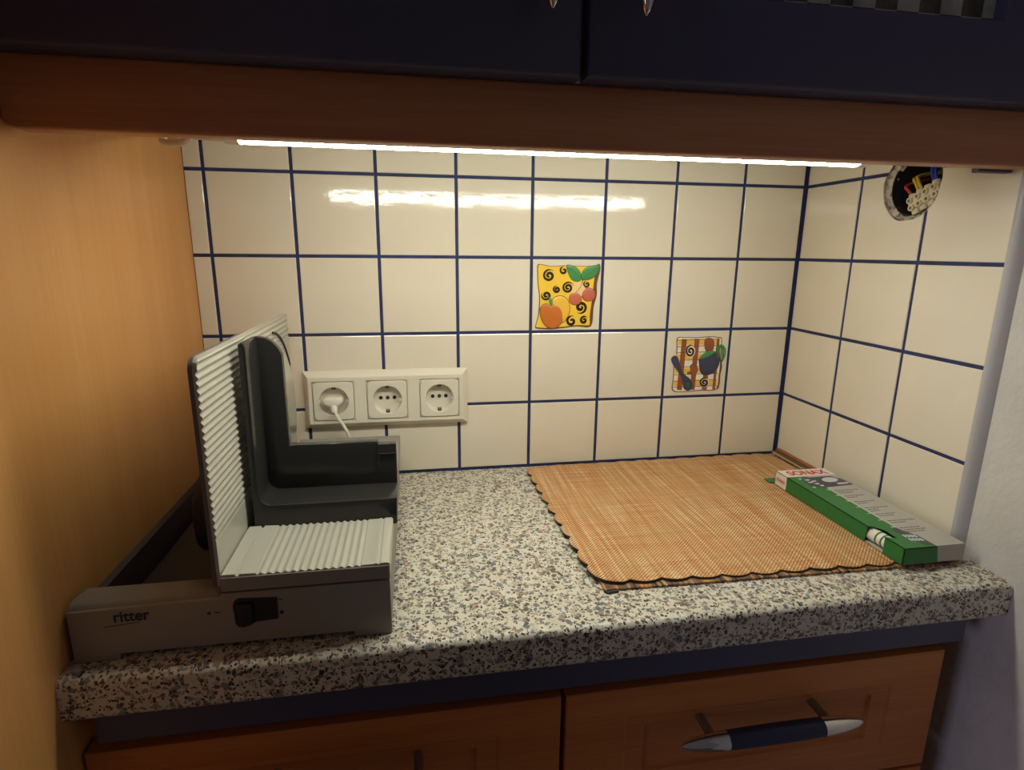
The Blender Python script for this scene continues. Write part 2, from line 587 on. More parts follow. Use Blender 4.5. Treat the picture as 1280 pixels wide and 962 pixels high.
DY0, DY1 = -0.3500, -0.3323
DZ0, DZ1 = 0.4500, 1.14
GX = 0.3867
def cab_door(x0, x1, hx):
    bm = new()
    wx0, wx1, wz0, wz1 = x0 + 0.072, x1 - 0.0815, 0.5121, DZ1 - 0.08
    # frame of four rails round the glazed field
    loops = []
    e = 0.0035
    for a, b, c, d, y in ((x0, x1, DZ0, DZ1, DY1), (x0, x1, DZ0, DZ1, DY0 + e), (x0 + e * .35, x1 - e * .35, DZ0 + e * .35, DZ1 - e * .35, DY0 + e * .35),
                          (x0 + e, x1 - e, DZ0 + e, DZ1 - e, DY0),
                          (wx0, wx1, wz0, wz1, DY0), (wx0 + .003, wx1 - .003, wz0 + .003, wz1 - .003, DY0 + 0.008), (wx0 + .003, wx1 - .003, wz0 + .003, wz1 - .003, DY1)):
        loops.append([bm.verts.new(q) for q in ((a, y, c), (b, y, c), (b, y, d), (a, y, d))])
    loops.append(loops[0])
    for A, B in zip(loops, loops[1:]):
        for k in range(4): bm.faces.new((A[k], A[(k + 1) % 4], B[(k + 1) % 4], B[k]))
    d = smooth_by_angle(obj('door', bm, M['navy'], wc), 30)
    obj('pane', box(new(), wx0 + .0005, wx1 - .0005, DY0 + 0.0085, DY0 + 0.0125, wz0 + .0005, wz1 - .0005), M['checker'], d)
    make_handle(d, hx, -0.3800, 0.4836 + 0.0945, True, DY0)
    return d
cab_door(XL + 0.0015, GX - 0.0022, 0.3545)
cab_door(GX + 0.0022, XR - 0.0040, 0.4221)

# ------------------------------------------------------------------ lamp under the wall cabinet
lamp = thing('under_cabinet_lamp', 'lit slim white strip lamp under the wall cabinet', 'lamp', (0.41, -0.28, 0.4503))
obj('housing', box(new(), 0.082, 0.722, -0.3020, -0.2580, 0.4160, 0.4503, 0.003, 2), M['lamp_white'], lamp)
bm = new()
pts = []
for k in range(13):
    a = PI + PI * k / 12
    pts.append((-0.2800 + 0.0150 * math.cos(a), 0.4160 + 0.0118 * math.sin(a)))
prism(bm, pts, 'x', 0.1190, 0.6830)
smooth_by_angle(obj('diffuser', bm, M['lamp_glow'], lamp), 40)
for a, b in ((0.108, 0.1188), (0.6832, 0.694)):
    bm = new()
    pts = []
    for k in range(13):
        q = PI + PI * k / 12
        pts.append((-0.2800 + 0.0165 * math.cos(q), 0.4162 + 0.0124 * math.sin(q)))
    prism(bm, pts, 'x', a, b)
    smooth_by_angle(obj('end_cap', bm, M['lamp_white'], lamp), 40)
bm = new()
ring_tube(bm, spline([(0.083, -0.280, 0.424), (0.0815, -0.278, 0.4110), (0.075, -0.275, 0.4055), (0.066, -0.272, 0.4045), (0.056, -0.262, 0.4060), (0.040, -0.225, 0.4140), (0.018, -0.15, 0.4310), (0.000, -0.075, 0.4440), (-0.012, -0.03, 0.4470)], 10), 0.0028, 10)
smooth_by_angle(obj('cord', bm, M['lamp_white'], lamp), 60)

# ------------------------------------------------------------------ triple power socket
sock = thing('power_socket', 'cream triple wall socket strip on the tiles behind the slicer', 'socket', (0.214, 0, 0.0765))
FX0, FX1, FZ0, FZ1, FY = 0.1008, 0.3272, 0.0762, 0.1572, -0.0112
SC = [(0.1412, 0.1166), (0.2140, 0.1160), (0.2868, 0.1156)]
SC = [(a, 0.1160) for a, b in SC]
HS = 0.0282
bm = new()
ix = [FX0 + 0.0075]
for cx, cz in SC: ix += [cx - HS, cx + HS]
ix.append(FX1 - 0.0075)
iz = [FZ0 + 0.0075, 0.1160 - HS, 0.1160 + HS, FZ1 - 0.0075]
grid = [[bm.verts.new((x, FY, z)) for z in iz] for x in ix]
for i in range(len(ix) - 1):
    for k in range(3):
        if k == 1 and i % 2 == 1: continue
        bm.faces.new((grid[i][k], grid[i + 1][k], grid[i + 1][k + 1], grid[i][k + 1]))
nb = len(ix)
outer = [grid[i][0] for i in range(nb)] + [grid[nb - 1][k] for k in (1, 2, 3)] + [grid[i][3] for i in range(nb - 2, -1, -1)] + [grid[0][k] for k in (2, 1)]
def proj_out(v, amt, y):
    x, z = v.co.x, v.co.z
    nx = FX0 + (x - ix[0]) / (ix[-1] - ix[0]) * (FX1 - FX0); nz = FZ0 + (z - iz[0]) / (iz[-1] - iz[0]) * (FZ1 - FZ0)
    return Vector((x + (nx - x) * amt, y, z + (nz - z) * amt))
prev = outer
for amt, y in ((0.22, FY + 0.0010), (0.88, -0.0042), (1.0, -0.0025), (1.0, 0.0)):
    cur = [bm.verts.new(proj_out(v, amt, y)) for v in outer]
    for k in range(len(outer)):
        bm.faces.new((prev[k], prev[(k + 1) % len(outer)], cur[(k + 1) % len(outer)], cur[k]))
    prev = cur
for i in range(1, nb - 1, 2):
    q = [grid[i][1], grid[i + 1][1], grid[i + 1][2], grid[i][2]]
    w = [bm.verts.new((v.co.x, -0.0006, v.co.z)) for v in q]
    for k in range(4): bm.faces.new((q[k], q[(k + 1) % 4], w[(k + 1) % 4], w[k]))
    bm.faces.new(w)
smooth_by_angle(obj('frame', bm, M['socket'], sock), 25)
M['gap'] = mat('dark_screw_plastic', srgb(60, 52, 44), 0.7)  # dark brown plastic used on the centre screws
for ci, (cx, cz) in enumerate(SC):
    bm = new()
    N = 48
    def rs(a, h, r):
        # rounded square radius at angle a
        c, s = math.cos(a), math.sin(a)
        best = None
        t = h / max(abs(c), abs(s))
        x, z = t * c, t * s
        k = h - r
        if abs(x) > k and abs(z) > k:
            ox, oz = math.copysign(k, x), math.copysign(k, z)
            B = c * ox + s * oz
            t = B + math.sqrt(max(0, B * B - (ox * ox + oz * oz - r * r)))
            x, z = t * c, t * s
        return x, z
    rows = []
    def row(fn, y): rows.append([bm.verts.new((cx + fn(2 * PI * k / N)[0], y, cz + fn(2 * PI * k / N)[1])) for k in range(N)])
    h = HS - 0.0011
    circ = lambda r: (lambda a: (r * math.cos(a), r * math.sin(a)))
    row(lambda a: rs(a, HS - 0.0002, 0.0002), -0.0020)
    row(lambda a: rs(a, HS - 0.0002, 0.0002), FY + 0.0030)
    row(lambda a: rs(a, h, 0.0060), FY + 0.0030)
    row(lambda a: rs(a, h, 0.0060), FY - 0.0004)
    row(lambda a: rs(a, h - 0.0009, 0.005), FY - 0.0013)
    row(circ(0.0205), FY - 0.0013)
    row(circ(0.0196), FY - 0.0006)
    row(circ(0.0188), -0.0030)
    row(circ(0.0180), -0.0024)
    for A, B in zip(rows, rows[1:]):
        for k in range(N): bm.faces.new((A[k], A[(k + 1) % N], B[(k + 1) % N], B[k]))
    bm.faces.new(rows[-1])
    ins = smooth_by_angle(obj('socket_insert', bm, M['socket'], sock), 30)
    if ci:
        for dx in (-0.0095, 0.0095):
            b2 = new(); ring_tube(b2, [(cx + dx, -0.0029, cz + 0.0008), (cx + dx, -0.0021, cz + 0.0008)], 0.0027, 14)
            obj('pin_hole', b2, M['hole_dark'], ins)
        b2 = new(); ring_tube(b2, [(cx, -0.0032, cz + 0.0008), (cx, -0.0021, cz + 0.0008)], 0.0027, 14)
        obj('centre_screw', b2, M['brass_dull'] if 'brass_dull' in M else M['gap'], ins)
    for s in (-1, 1):
        b2 = new(); box(b2, cx - 0.0024, cx + 0.0024, FY + 0.0012, -0.0028, cz + s * 0.0182 - 0.0022, cz + s * 0.0182 + 0.0022)
        e = obj('earth_clip', b2, M['hole_dark'], ins)
        b2 = new(); box(b2, cx - 0.0012, cx + 0.0012, FY + 0.0004, -0.0028, cz + s * 0.0166 - 0.0012, cz + s * 0.0166 + 0.0012, 0.0004, 1)
        obj('earth_contact', b2, M['brass'], ins)
    for s in (-1, 1):
        b2 = new(); box(b2, cx + s * 0.0184 - 0.0012, cx + s * 0.0184 + 0.0012, FY + 0.0006, -0.0025, cz - 0.0028, cz + 0.0018)
        obj('guide_notch', b2, M['socket'], ins)

# flat plug with its cable
plug = thing('power_plug', 'white flat plug with thin cable in the left socket', 'plug', (0.1412, -0.012, 0.1166))
bm = new()
prism(bm, [(0.1285, 0.1135), (0.1330, 0.1120), (0.1400, 0.1085), (0.1445, 0.1085), (0.1480, 0.1120), (0.1540, 0.1150), (0.1545, 0.1205), (0.1520, 0.1235), (0.1310, 0.1235), (0.1280, 0.1205)], 'y', -0.0225, -0.0030, 0.0022, 2)
smooth_by_angle(obj('plug_body', bm, M['plug'], plug), 50)
bm = new()
ring_tube(bm, [(0.1422, -0.0180, 0.1120), (0.1428, -0.0215, 0.1060), (0.1438, -0.0225, 0.1030)], [0.0050, 0.0042, 0.0034], 12)
smooth_by_angle(obj('strain_relief', bm, M['plug'], plug), 60)
bm = new()
ring_tube(bm, spline([(0.1436, -0.0225, 0.1035), (0.1475, -0.0225, 0.0940), (0.1540, -0.0205, 0.0820), (0.1600, -0.0185, 0.0650), (0.1630, -0.0165, 0.0350), (0.1600, -0.0150, 0.0090), (0.1450, -0.0150, 0.0030), (0.118, -0.0150, 0.0028)], 10), 0.0024, 10)
smooth_by_angle(obj('cable', bm, M['plug'], plug), 60)

# ------------------------------------------------------------------ food slicer
sl = thing('food_slicer', 'grey electric food slicer with ribbed plate and black pusher on the worktop', 'slicer', (0.105, -0.2, 0))
S0, S1 = -0.0180, 0.2282
YF = -0.3680
# base: front crossbar on two feet, body behind the carriage
bm = new()
barprof = [(YF + 0.0030, 0.005), (YF + 0.0020, 0.0440), (YF + 0.0050, 0.0490), (YF + 0.010, 0.0505), (-0.336, 0.0475), (-0.332, 0.043), (-0.332, 0.005)]
prism(bm, barprof, 'x', S0, 0.0930, 0.0012, 2)
prism(bm, [(YF + 0.0012, 0.0055), (YF + 0.0012, 0.0512), (-0.05, 0.0512), (-0.05, 0.0055)], 'x', 0.0942, S1 - 0.0004, 0.0008, 2)
prism(bm, [(S0, 0.0002), (0.0148, 0.0002), (0.0150, 0.0055), (0.1965, 0.0055), (0.1967, 0.0002), (S1, 0.0002), (S1, 0.0512), (0.0942, 0.0512), (0.0942, 0.0472), (S0, 0.0452)], 'y', YF, YF + 0.0060, 0.0010, 2)
box(bm, S0 + 0.001, 0.0150, YF + 0.0012, -0.334, 0.0, 0.012, 0.0015, 2)
box(bm, 0.1965, S1 - 0.0006, YF + 0.0012, -0.330, 0.0, 0.012, 0.0015, 2)
box(bm, 0.1965, S1 - 0.0006, -0.085, -0.050, 0.0, 0.012, 0.0015, 2)
box(bm, 0.0950, 0.1250, -0.085, -0.050, 0.0, 0.012, 0.0015, 2)
smooth_by_angle(obj('base', bm, M['slicer_grey'], sl), 35)

# sliding carriage with ribbed top (ribs run front to back)
bm = new()
C0, C1, ZT = 0.0955, 0.2284, 0.0675
prof = [(C0, 0.0528), (C0, ZT - 0.0015), (C0 + 0.0012, ZT)]
prof += [(0.1068, ZT), (0.1076, ZT - 0.0018), (0.1096, ZT - 0.0018), (0.1104, ZT)]
prof += [(0.1225, ZT - 0.0004)]
rib0, rib1, nr = 0.1235, 0.2045, 13
for k in range(nr * 8 + 1):
    x = rib0 + (rib1 - rib0) * k / (nr * 8)
    prof.append((x, ZT - 0.0002 - 0.0016 * (0.5 + 0.5 * math.cos(2 * PI * k / 8)) ** 0.8))
prof += [(0.2055, ZT - 0.0006), (0.2150, ZT - 0.0006), (0.2162, ZT), (0.2178, ZT), (0.2186, ZT - 0.0010), (0.2200, ZT - 0.0010), (0.2208, ZT), (C1 - 0.0018, ZT), (C1 - 0.0005, ZT - 0.0006), (C1, ZT - 0.0020), (C1, 0.0528)]
prism(bm, prof, 'y', YF + 0.0006, -0.2835)
smooth_by_angle(obj('carriage', bm, M['slicer_rib'], sl), 50)
obj('carriage_front', box(new(), C0 + 0.0002, C1 - 0.0004, YF - 0.0004, YF + 0.0010, 0.0529, ZT - 0.0022, 0.0004, 1), M['slicer_grey'], sl)
# table behind the pusher
obj('table', box(new(), C0 + 0.002, 0.2300, -0.2325, -0.0300, 0.0515, 0.0690, 0.0015, 2), M['slicer_grey'], sl)

# ribbed stop plate (ribs run front to back)
def plate(name, y0, y1, x_face, zb, zt, zr0, zr1, rad, material, parent, pitch=0.0061, amp=0.0009, thick=0.0028, inset=None):
    bm = new()
    ys = [y0]
    nn = 8
    ys += [y0 + rad * (1 - math.cos(PI / 2 * k / nn)) for k in range(1, nn + 1)]
    ys += [y0 + rad + (y1 - y0 - rad) * k / 6 for k in range(1, 7)]
    zs = []
    z = zb
    per = 8
    total = int((zt - zb) / pitch * per)
    for k in range(total + 1): zs.append(zb + (zt - zb) * k / total)
    def top(y):
        if y >= y0 + rad: return zt
        d = y0 + rad - y
        return zt - rad + math.sqrt(max(0, rad * rad - d * d))
    rows = []
    for y in ys:
        col = []
        for zz in zs:
            z2 = min(zz, top(y))
            a = amp if zz <= zr1 else 0
            f = min(1, max(0, (zz - zr0) / 0.012))
            x = x_face + a * f * math.sin(2 * PI * zz / pitch)
            col.append(bm.verts.new((x, y, z2)))
        rows.append(col)
    for A, B in zip(rows, rows[1:]):
        for k in range(len(zs) - 1):
            bm.faces.new((A[k], B[k], B[k + 1], A[k + 1]))
    bmesh.ops.remove_doubles(bm, verts=bm.verts, dist=1e-6)
    # back side
    ext = bmesh.ops.extrude_face_region(bm, geom=bm.faces[:])
    for v in ext['geom']:
        if isinstance(v, bmesh.types.BMVert): v.co.x = x_face - thick
    return smooth_by_angle(obj(name, bm, material, parent), 60)
sp = plate('stop_plate', -0.3640, -0.2340, 0.0948, 0.0560, 0.2425, 0.092, 0.2395, 0.010, M['slicer_rib'], sl)
# plum backing seen along the front edge of the plate
bm = new()
pts = [(-0.3645, 0.0555)]
for k in range(9):
    a = PI - PI / 2 * k / 8
    pts.append((-0.3645 + 0.011 + 0.011 * math.cos(a), 0.2425 - 0.011 + 0.011 * math.sin(a)))
pts += [(-0.2345, 0.2425), (-0.2345, 0.0555)]
prism(bm, pts, 'x', 0.0890, 0.0919)
obj('plate_backing', bm, M['slicer_edge'], sl)
# fixed rear plate with the blade
plate('rear_plate', -0.2335, -0.0310, 0.0925, 0.0560, 0.2400, 0.20, 0.2385, 0.0008, M['slicer_rib'], sl, amp=0.0005, thick=0.006)
BY, BZ = -0.1300, 0.1270
def disc(r0, r1, x0, x1, n=64):
    bm = new()
    L = []
    for r, x in ((r0, x0), (r0, x1), (r1, x1), (r1, x0)):
        L.append([bm.verts.new((x, BY + r * math.cos(2 * PI * k / n), BZ + r * math.sin(2 * PI * k / n))) for k in range(n)])
    L.append(L[0])
    for A, B in zip(L, L[1:]):
        for k in range(n): bm.faces.new((A[k], A[(k + 1) % n], B[(k + 1) % n], B[k]))
    return bm
def disc_clip(r0, r1, x0, x1, a0, a1, n=40):
    bm = new()
    L = []
    for r, x in ((r0, x0), (r0, x1), (r1, x1), (r1, x0)):
        L.append([bm.verts.new((x, BY + r * math.cos(a0 + (a1 - a0) * k / n), BZ + r * math.sin(a0 + (a1 - a0) * k / n))) for k in range(n + 1)])
    for A, B in zip(L, L[1:] + L[:1]):
        for k in range(n): bm.faces.new((A[k], A[k + 1], B[k + 1], B[k]))
    bm.faces.new([l[0] for l in L]); bm.faces.new([l[-1] for l in L][::-1])
    return bm
smooth_by_angle(obj('blade_gap', disc_clip(0.0995, 0.1020, 0.0930, 0.0944, math.radians(28), math.radians(84)), M['slicer_dark'], sl), 40)
smooth_by_angle(obj('blade', disc(0.012, 0.0820, 0.0970, 0.0985), M['steel'], sl), 30)
bm = new()
ring_tube(bm, [(0.0925, BY, BZ), (0.1005, BY, BZ)], 0.013, 20)
smooth_by_angle(obj('blade_hub', bm, M['slicer_dark'], sl), 40)

# black L-shaped pusher
bm = new()
PF, PB = -0.2830, -0.2430
out = [(0.1010, 0.0600), (0.2325, 0.0600), (0.2330, 0.0872)]
R = 0.011
for k in range(7):
    a = 1.5 * PI - PI / 2 * k / 6
    out.append((0.1068 + R + R * math.cos(a), 0.0872 + R + R * math.sin(a)))
out += [(0.1078, 0.2360), (0.1066, 0.2400), (0.1040, 0.2412), (0.1016, 0.2395)]
prism(bm, out, 'y', PF, PB + 0.0005, 0.0011, 2)
bk = [(0.1015, 0.0605), (0.2325, 0.0605), (0.2325, 0.1290), (0.2150, 0.1290), (0.2145, 0.1320), (0.1292, 0.1322), (0.1288, 0.2230), (0.1255, 0.2300), (0.1205, 0.2360), (0.1150, 0.2390), (0.1070, 0.2405), (0.1030, 0.2400), (0.1015, 0.2380)]
prism(bm, bk, 'y', PB, -0.2335, 0.0010, 2)
box(bm, 0.1050, 0.2240, -0.2825, -0.2340, 0.0514, 0.0605)
ps = smooth_by_angle(obj('pusher', bm, M['slicer_black'], sl), 35)
bm = new()
box(bm, 0.2148, 0.2320, PB - 0.0012, PB - 0.0002, 0.1185, 0.1196, 0.0003, 1)
box(bm, 0.2140, 0.2148, PB - 0.0012, PB - 0.0002, 0.1010, 0.1300, 0.0003, 1)
obj('clip_edge', bm, M['slicer_black'], ps)

# motor housing behind the stop plate
bm = new()
pts = []
for k in range(28):
    a = 2 * PI * k / 28
    pts.append((-0.235 + 0.072 * math.copysign(abs(math.cos(a)) ** 0.75, math.cos(a)), 0.083 + 0.043 * math.copysign(abs(math.sin(a)) ** 0.75, math.sin(a))))
prism(bm, pts, 'x', 0.0560, 0.0889, 0.004, 3)
smooth_by_angle(obj('motor_housing', bm, M['slicer_dark'], sl), 40)
obj('arm', box(new(), 0.060, 0.0925, -0.20, -0.06, 0.012, 0.052, 0.003, 2), M['slicer_dark'], sl)
obj('added_shade_plate', box(new(), -0.0080, 0.0935, -0.3325, -0.0900, 0.0015, 0.0110, 0.002, 2), mat('shade_plate_brown', srgb(52, 40, 32), 0.5), sl)  # plate added in dark brown to stand for deep shadow on the worktop
# switch in its recess
bm = new()
pts = [(0.1040, 0.0235), (0.1060, 0.0205), (0.1100, 0.0198), (0.1150, 0.0212), (0.1195, 0.0240), (0.1370, 0.0250), (0.1375, 0.0445), (0.1080, 0.0462), (0.1045, 0.0445), (0.1032, 0.0400)]
prism(bm, pts, 'y', YF - 0.0012, YF + 0.0006, 0.0004, 1)
sw = obj('switch', bm, M['slicer_dark'], sl)
bm = new()
box(bm, 0.1062, 0.1185, YF - 0.0042, YF - 0.0013, 0.0240, 0.0425, 0.0016, 2)
smooth_by_angle(obj('rocker', bm, M['slicer_dark'], sw), 40)
# lettering and symbols on the front
def front_mtx(x, y, z, tilt=0.0):
    return Matrix.Translation((x, y, z)) @ Matrix.Rotation(PI / 2, 4, 'X')
bm = new()
text_mesh(bm, 'ritter', 0.0132, front_mtx(0.0145, YF - 0.0003, 0.0346), 0.0002, 0.00016, sx=0.93)
prism(bm, [(0.0075, 0.0305), (0.0330, 0.0326), (0.0330, 0.0330), (0.0075, 0.0310)], 'y', YF - 0.0003, YF + 0.0006)
obj('lettering', bm, M['print_dark'], sl)
for nm, pts in (('arrow_symbol', [(0.0826, 0.0350), (0.0856, 0.0334), (0.0856, 0.0366)]),
                ('key_symbol', [(0.0885, 0.0347), (0.0932, 0.0347), (0.0932, 0.0354), (0.0885, 0.0354)]),
                ('on_symbol', [(0.1388, 0.0415), (0.1412, 0.0415), (0.1412, 0.0424), (0.1388, 0.0424)]),
                ('off_symbol', [(0.1400 + 0.0016 * math.cos(2 * PI * k / 14), 0.0302 + 0.0016 * math.sin(2 * PI * k / 14)) for k in range(14)])):
    bm = new(); prism(bm, pts, 'y', YF - 0.0003, YF + 0.0006)
    obj(nm, bm, M['print_dark'], sl)

# ------------------------------------------------------------------ place mats
def m_weave():
    m = mat('woven_straw', srgb(190, 130, 78), 0.75, spec=0.2); t = NT(m)
    s = t.sep(t.co())
    p = 0.0042
    wx = t.math('SINE', t.math('MULTIPLY', s[0], 2 * PI / p)); wy = t.math('SINE', t.math('MULTIPLY', s[1], 2 * PI / (p * 0.95)))
    k = t.math('ADD', t.math('MULTIPLY', t.math('MULTIPLY', wx, wy), 0.5), 0.5)
    sharp = t.math('MULTIPLY', t.math('ADD', k, -0.36), 2.6, True)
    streak = t.noise(t.mapping((260, 7, 1)), 1.0, 2, 0.6)
    streak2 = t.noise(t.mapping((9, 240, 1)), 1.0, 2, 0.6)
    blot = t.noise(t.co(), 16, 3, 0.6)
    dark = t.ramp(t.math('ADD', t.math('MULTIPLY', blot, 0.55), t.math('MULTIPLY', streak2, 0.45)), [(0.38, srgb(150, 82, 38)), (0.50, srgb(160, 104, 56)), (0.62, srgb(146, 106, 60))])
    light = t.ramp(streak, [(0.36, srgb(206, 158, 106)), (0.52, srgb(226, 188, 138)), (0.66, srgb(250, 230, 190))])
    fac = t.math('ADD', t.math('MULTIPLY', sharp, 0.85), t.math('MULTIPLY', t.math('ADD', streak2, -0.5), 0.6), True)
    t.color(t.mix(fac, dark, light))
    t.bump(k, 0.5, 0.0006)
    return m
M['weave'] = m_weave()
M['mat_edge'] = mat('dark_mat_edge', srgb(70, 56, 42), 0.8)

TL, TR, BR, BL = Vector((.4150, -.0170)), Vector((.8145, -.0120)), Vector((.8120, -.3395)), Vector((.4255, -.3270))
def edge_pts(A, B, nsc, amp):
    d = (B - A); nrm = Vector((d.y, -d.x)).normalized()
    out = []
    per = 8
    for k in range(nsc * per):
        q = k / (nsc * per)
        out.append(A + d * q + nrm * amp * (abs(math.sin(PI * k / per)) ** 0.8))
    return out
# loop order counter-clockwise so that the scallops bulge outwards
loop = edge_pts(TL, BL, 10, 0.0052) + edge_pts(BL, BR, 12, 0.0052) + edge_pts(BR, TR, 10, 0.0052) + edge_pts(TR, TL, 12, 0.0052)
c0 = (TL + TR + BR + BL) / 4
sgn = 1 if (loop[4] - c0).length > ((TL + (BL - TL) * 0.05) - c0).length else -1
if sgn < 0:
    def edge_pts2(A, B, nsc, amp): return edge_pts(A, B, nsc, -amp)
    loop = edge_pts2(TL, BL, 10, 0.0052) + edge_pts2(BL, BR, 12, 0.0052) + edge_pts2(BR, TR, 10, 0.0052) + edge_pts2(TR, TL, 12, 0.0052)
ROUND = 0.022
corners = [TL, TR, BR, BL]
def soften(p):
    for c in corners:
        e1 = 1 if c0.x > c.x else -1; e2 = 1 if c0.y > c.y else -1
        cc = c + Vector((e1 * ROUND, e2 * ROUND))
        d = p - cc
        if d.x * e1 < 0 and d.y * e2 < 0 and d.length > ROUND + 0.004:
            return cc + d.normalized() * (ROUND + 0.004)
    return p
loop = [soften(p) for p in loop]
def mat_z(p):
    # slight waviness of the top mat, lifted a little at the front corner
    return 0.0050 + 0.0005 * math.sin(p.x * 40) * math.sin(p.y * 31) + 0.0018 * max(0, 1 - (p - BL).length / 0.10)
bm = new()
rings = []
for s in (1.0, 0.985, 0.93, 0.8, 0.6, 0.4, 0.2):
    rings.append([bm.verts.new((*(c0 + (p - c0) * s), mat_z(c0 + (p - c0) * s))) for p in loop])
N = len(loop)
for A, B in zip(rings, rings[1:]):
    for k in range(N): bm.faces.new((A[k], A[(k + 1) % N], B[(k + 1) % N], B[k]))
cv = bm.verts.new((*c0, mat_z(c0)))
for k in range(N): bm.faces.new((rings[-1][k], rings[-1][(k + 1) % N], cv))
top = [r for r in rings[0]]
low = [bm.verts.new((v.co.x, v.co.y, 0.0030 + max(0, v.co.z - 0.0054))) for v in top]
side = [bm.faces.new((top[k], low[k], low[(k + 1) % N], top[(k + 1) % N])) for k in range(N)]
for f in side: f.material_index = 1
f = bm.faces.new(low); f.material_index = 1
mt = obj('placemat', bm, [M['weave'], M['mat_edge']])
for p in mt.data.polygons: p.use_smooth = p.material_index == 0
tag(mt, 'woven straw placemat with scalloped edge on the worktop, uppermost of the two', 'placemat')

def m_bamboo():
    m = mat('striped_bamboo', srgb(150, 104, 64), 0.6); t = NT(m)
    s = t.sep(t.co())
    ix_ = t.math('FLOOR', t.math('DIVIDE', s[0], 0.0031))
    wn = t.n.new('ShaderNodeTexWhiteNoise'); wn.noise_dimensions = '1D'
    t.l.new(ix_, wn.inputs['W'])
    big = t.noise(t.mapping((38, 0.2, 0.2)), 1.0, 2)
    v = t.math('ADD', t.math('MULTIPLY', wn.outputs['Value'], 0.55), t.math('MULTIPLY', big, 0.5))
    t.color(t.ramp(v, [(0.15, srgb(64, 48, 38)), (0.30, srgb(112, 82, 64)), (0.45, srgb(128, 94, 70)), (0.56, srgb(172, 132, 82)), (0.66, srgb(186, 112, 58)), (0.72, srgb(190, 154, 102)), (0.82, srgb(84, 66, 50))], 'CONSTANT'))
    return m
M['bamboo'] = m_bamboo()
bam = thing('bamboo_mat', 'striped bamboo mat on the worktop under the scalloped straw placemat', 'placemat', (0.63, -0.19, 0))
bm = new()
k = 0
x = 0.4290
while x < 0.8320:
    q = (x - 0.4290) / 0.403
    yf = -0.3370 - 0.0085 * q
    lift = 0.0
    if x > 0.8205:
        lift = 0.0035 + (x - 0.8205) * 0.55; yf = -0.205
    box(bm, x, x + 0.0029, yf + random.uniform(-.0006, .0006), -0.0085 + random.uniform(-.0006, .0006), 0.0002 + lift, 0.0026 + lift)
    x += 0.0031
so = obj('slats', bm, M['bamboo'], bam)
so['kind'] = 'stuff'
bm = new()
ring_tube(bm, [(0.4285, -0.3368, 0.0016), (0.4310, -0.3405, 0.0016), (0.4420, -0.3388, 0.0016)], 0.0014, 8)
obj('edge_binding', bm, M['mat_edge'], bam)

# ------------------------------------------------------------------ green and white product box
bx = thing('product_box', 'green and white cardboard product box lying along the right tiled wall', 'box', (0.784, -0.238, 0.0062))
X0, X1, Y0, Y1, Z0, Z1 = 0.7475, 0.8215, -0.3475, -0.1290, 0.0062, 0.0250
XG = 0.7770
M['card_green'] = mat('green_card', srgb(38, 112, 52), 0.42)
M['card_white'] = mat('white_card', srgb(226, 216, 206), 0.45)
M['card_grey'] = mat('grey_card', srgb(176, 170, 160), 0.45)
M['card_dark'] = mat('dark_card_print', srgb(74, 70, 78), 0.5)
M['card_pale'] = mat('pale_card_print', srgb(206, 202, 212), 0.5)
M['card_text'] = mat('grey_card_text', srgb(92, 84, 80), 0.6)
M['card_line'] = mat('white_card_line', srgb(206, 206, 190), 0.5)
th = 0.0007
CA, CB = -0.3215, -0.2965       # thumb cut-out along the left edge
CXi = X0 + 0.0125               # how far the cut-out reaches into the top
bm = new()   # green wrap: top strip with cut-out, left side with cut-out, front cap
top_poly = [(X0, Y1 - 0.024), (X0, CB), (X0 + 0.006, CB - 0.0008), (CXi, CB - 0.010), (CXi - 0.001, CA - 0.004), (X0, CA), (X0, Y0), (0.7865, Y0), (0.7865, Y0 + 0.024), (XG, Y0 + 0.040), (XG, Y1 - 0.030), (XG - 0.004, Y1 - 0.024)]
prism(bm, top_poly, 'z', Z1 - th, Z1)
prism(bm, [(Y1 - 0.024, Z0), (Y1 - 0.024, Z1), (CB, Z1), (CB + 0.001, Z0)], 'x', X0, X0 + th)
prism(bm, [(CA, Z0), (CA, Z1), (Y0, Z1), (Y0, Z0)], 'x', X0, X0 + th)
prism(bm, [(X0, Z0), (0.7905, Z0), (0.7865, Z1), (X0, Z1)], 'y', Y0, Y0 + th)
obj('green_wrap', bm, M['card_green'], bx)
bm = new()   # white rear part with the name panel
prism(bm, [(X0, Y1), (X0, Y1 - 0.024), (XG - 0.004, Y1 - 0.024), (XG, Y1 - 0.024), (X1, Y1 - 0.024), (X1, Y1)], 'z', Z1 - th, Z1)
prism(bm, [(Y1, Z0), (Y1, Z1), (Y1 - 0.024, Z1), (Y1 - 0.024, Z0)], 'x', X0, X0 + th)
box(bm, X0, X1, Y1 - th, Y1, Z0, Z1 - th)
obj('white_panel', bm, M['card_white'], bx)
bm = new()   # grey printed half and tray
prism(bm, [(XG, Y1 - 0.024), (XG, Y0 + 0.040), (0.7865, Y0 + 0.024), (0.7865, Y0 + 0.001), (X1, Y0 + 0.001), (X1, Y1 - 0.024)], 'z', Z1 - th, Z1 - 0.00005)
box(bm, X1 - th, X1, Y0 + 0.001, Y1 - th, Z0, Z1 - th)
prism(bm, [(0.7900, Z0 + 0.0005), (X1 - th, Z0 + 0.0005), (X1 - th, Z1 - th), (0.7866, Z1 - th)], 'y', Y0 + 0.001, Y0 + 0.001 + th)
box(bm, X0 + th, X1 - th, Y0 + th, Y1 - th, Z0, Z0 + 0.0006)
obj('grey_panel', bm, M['card_grey'], bx)
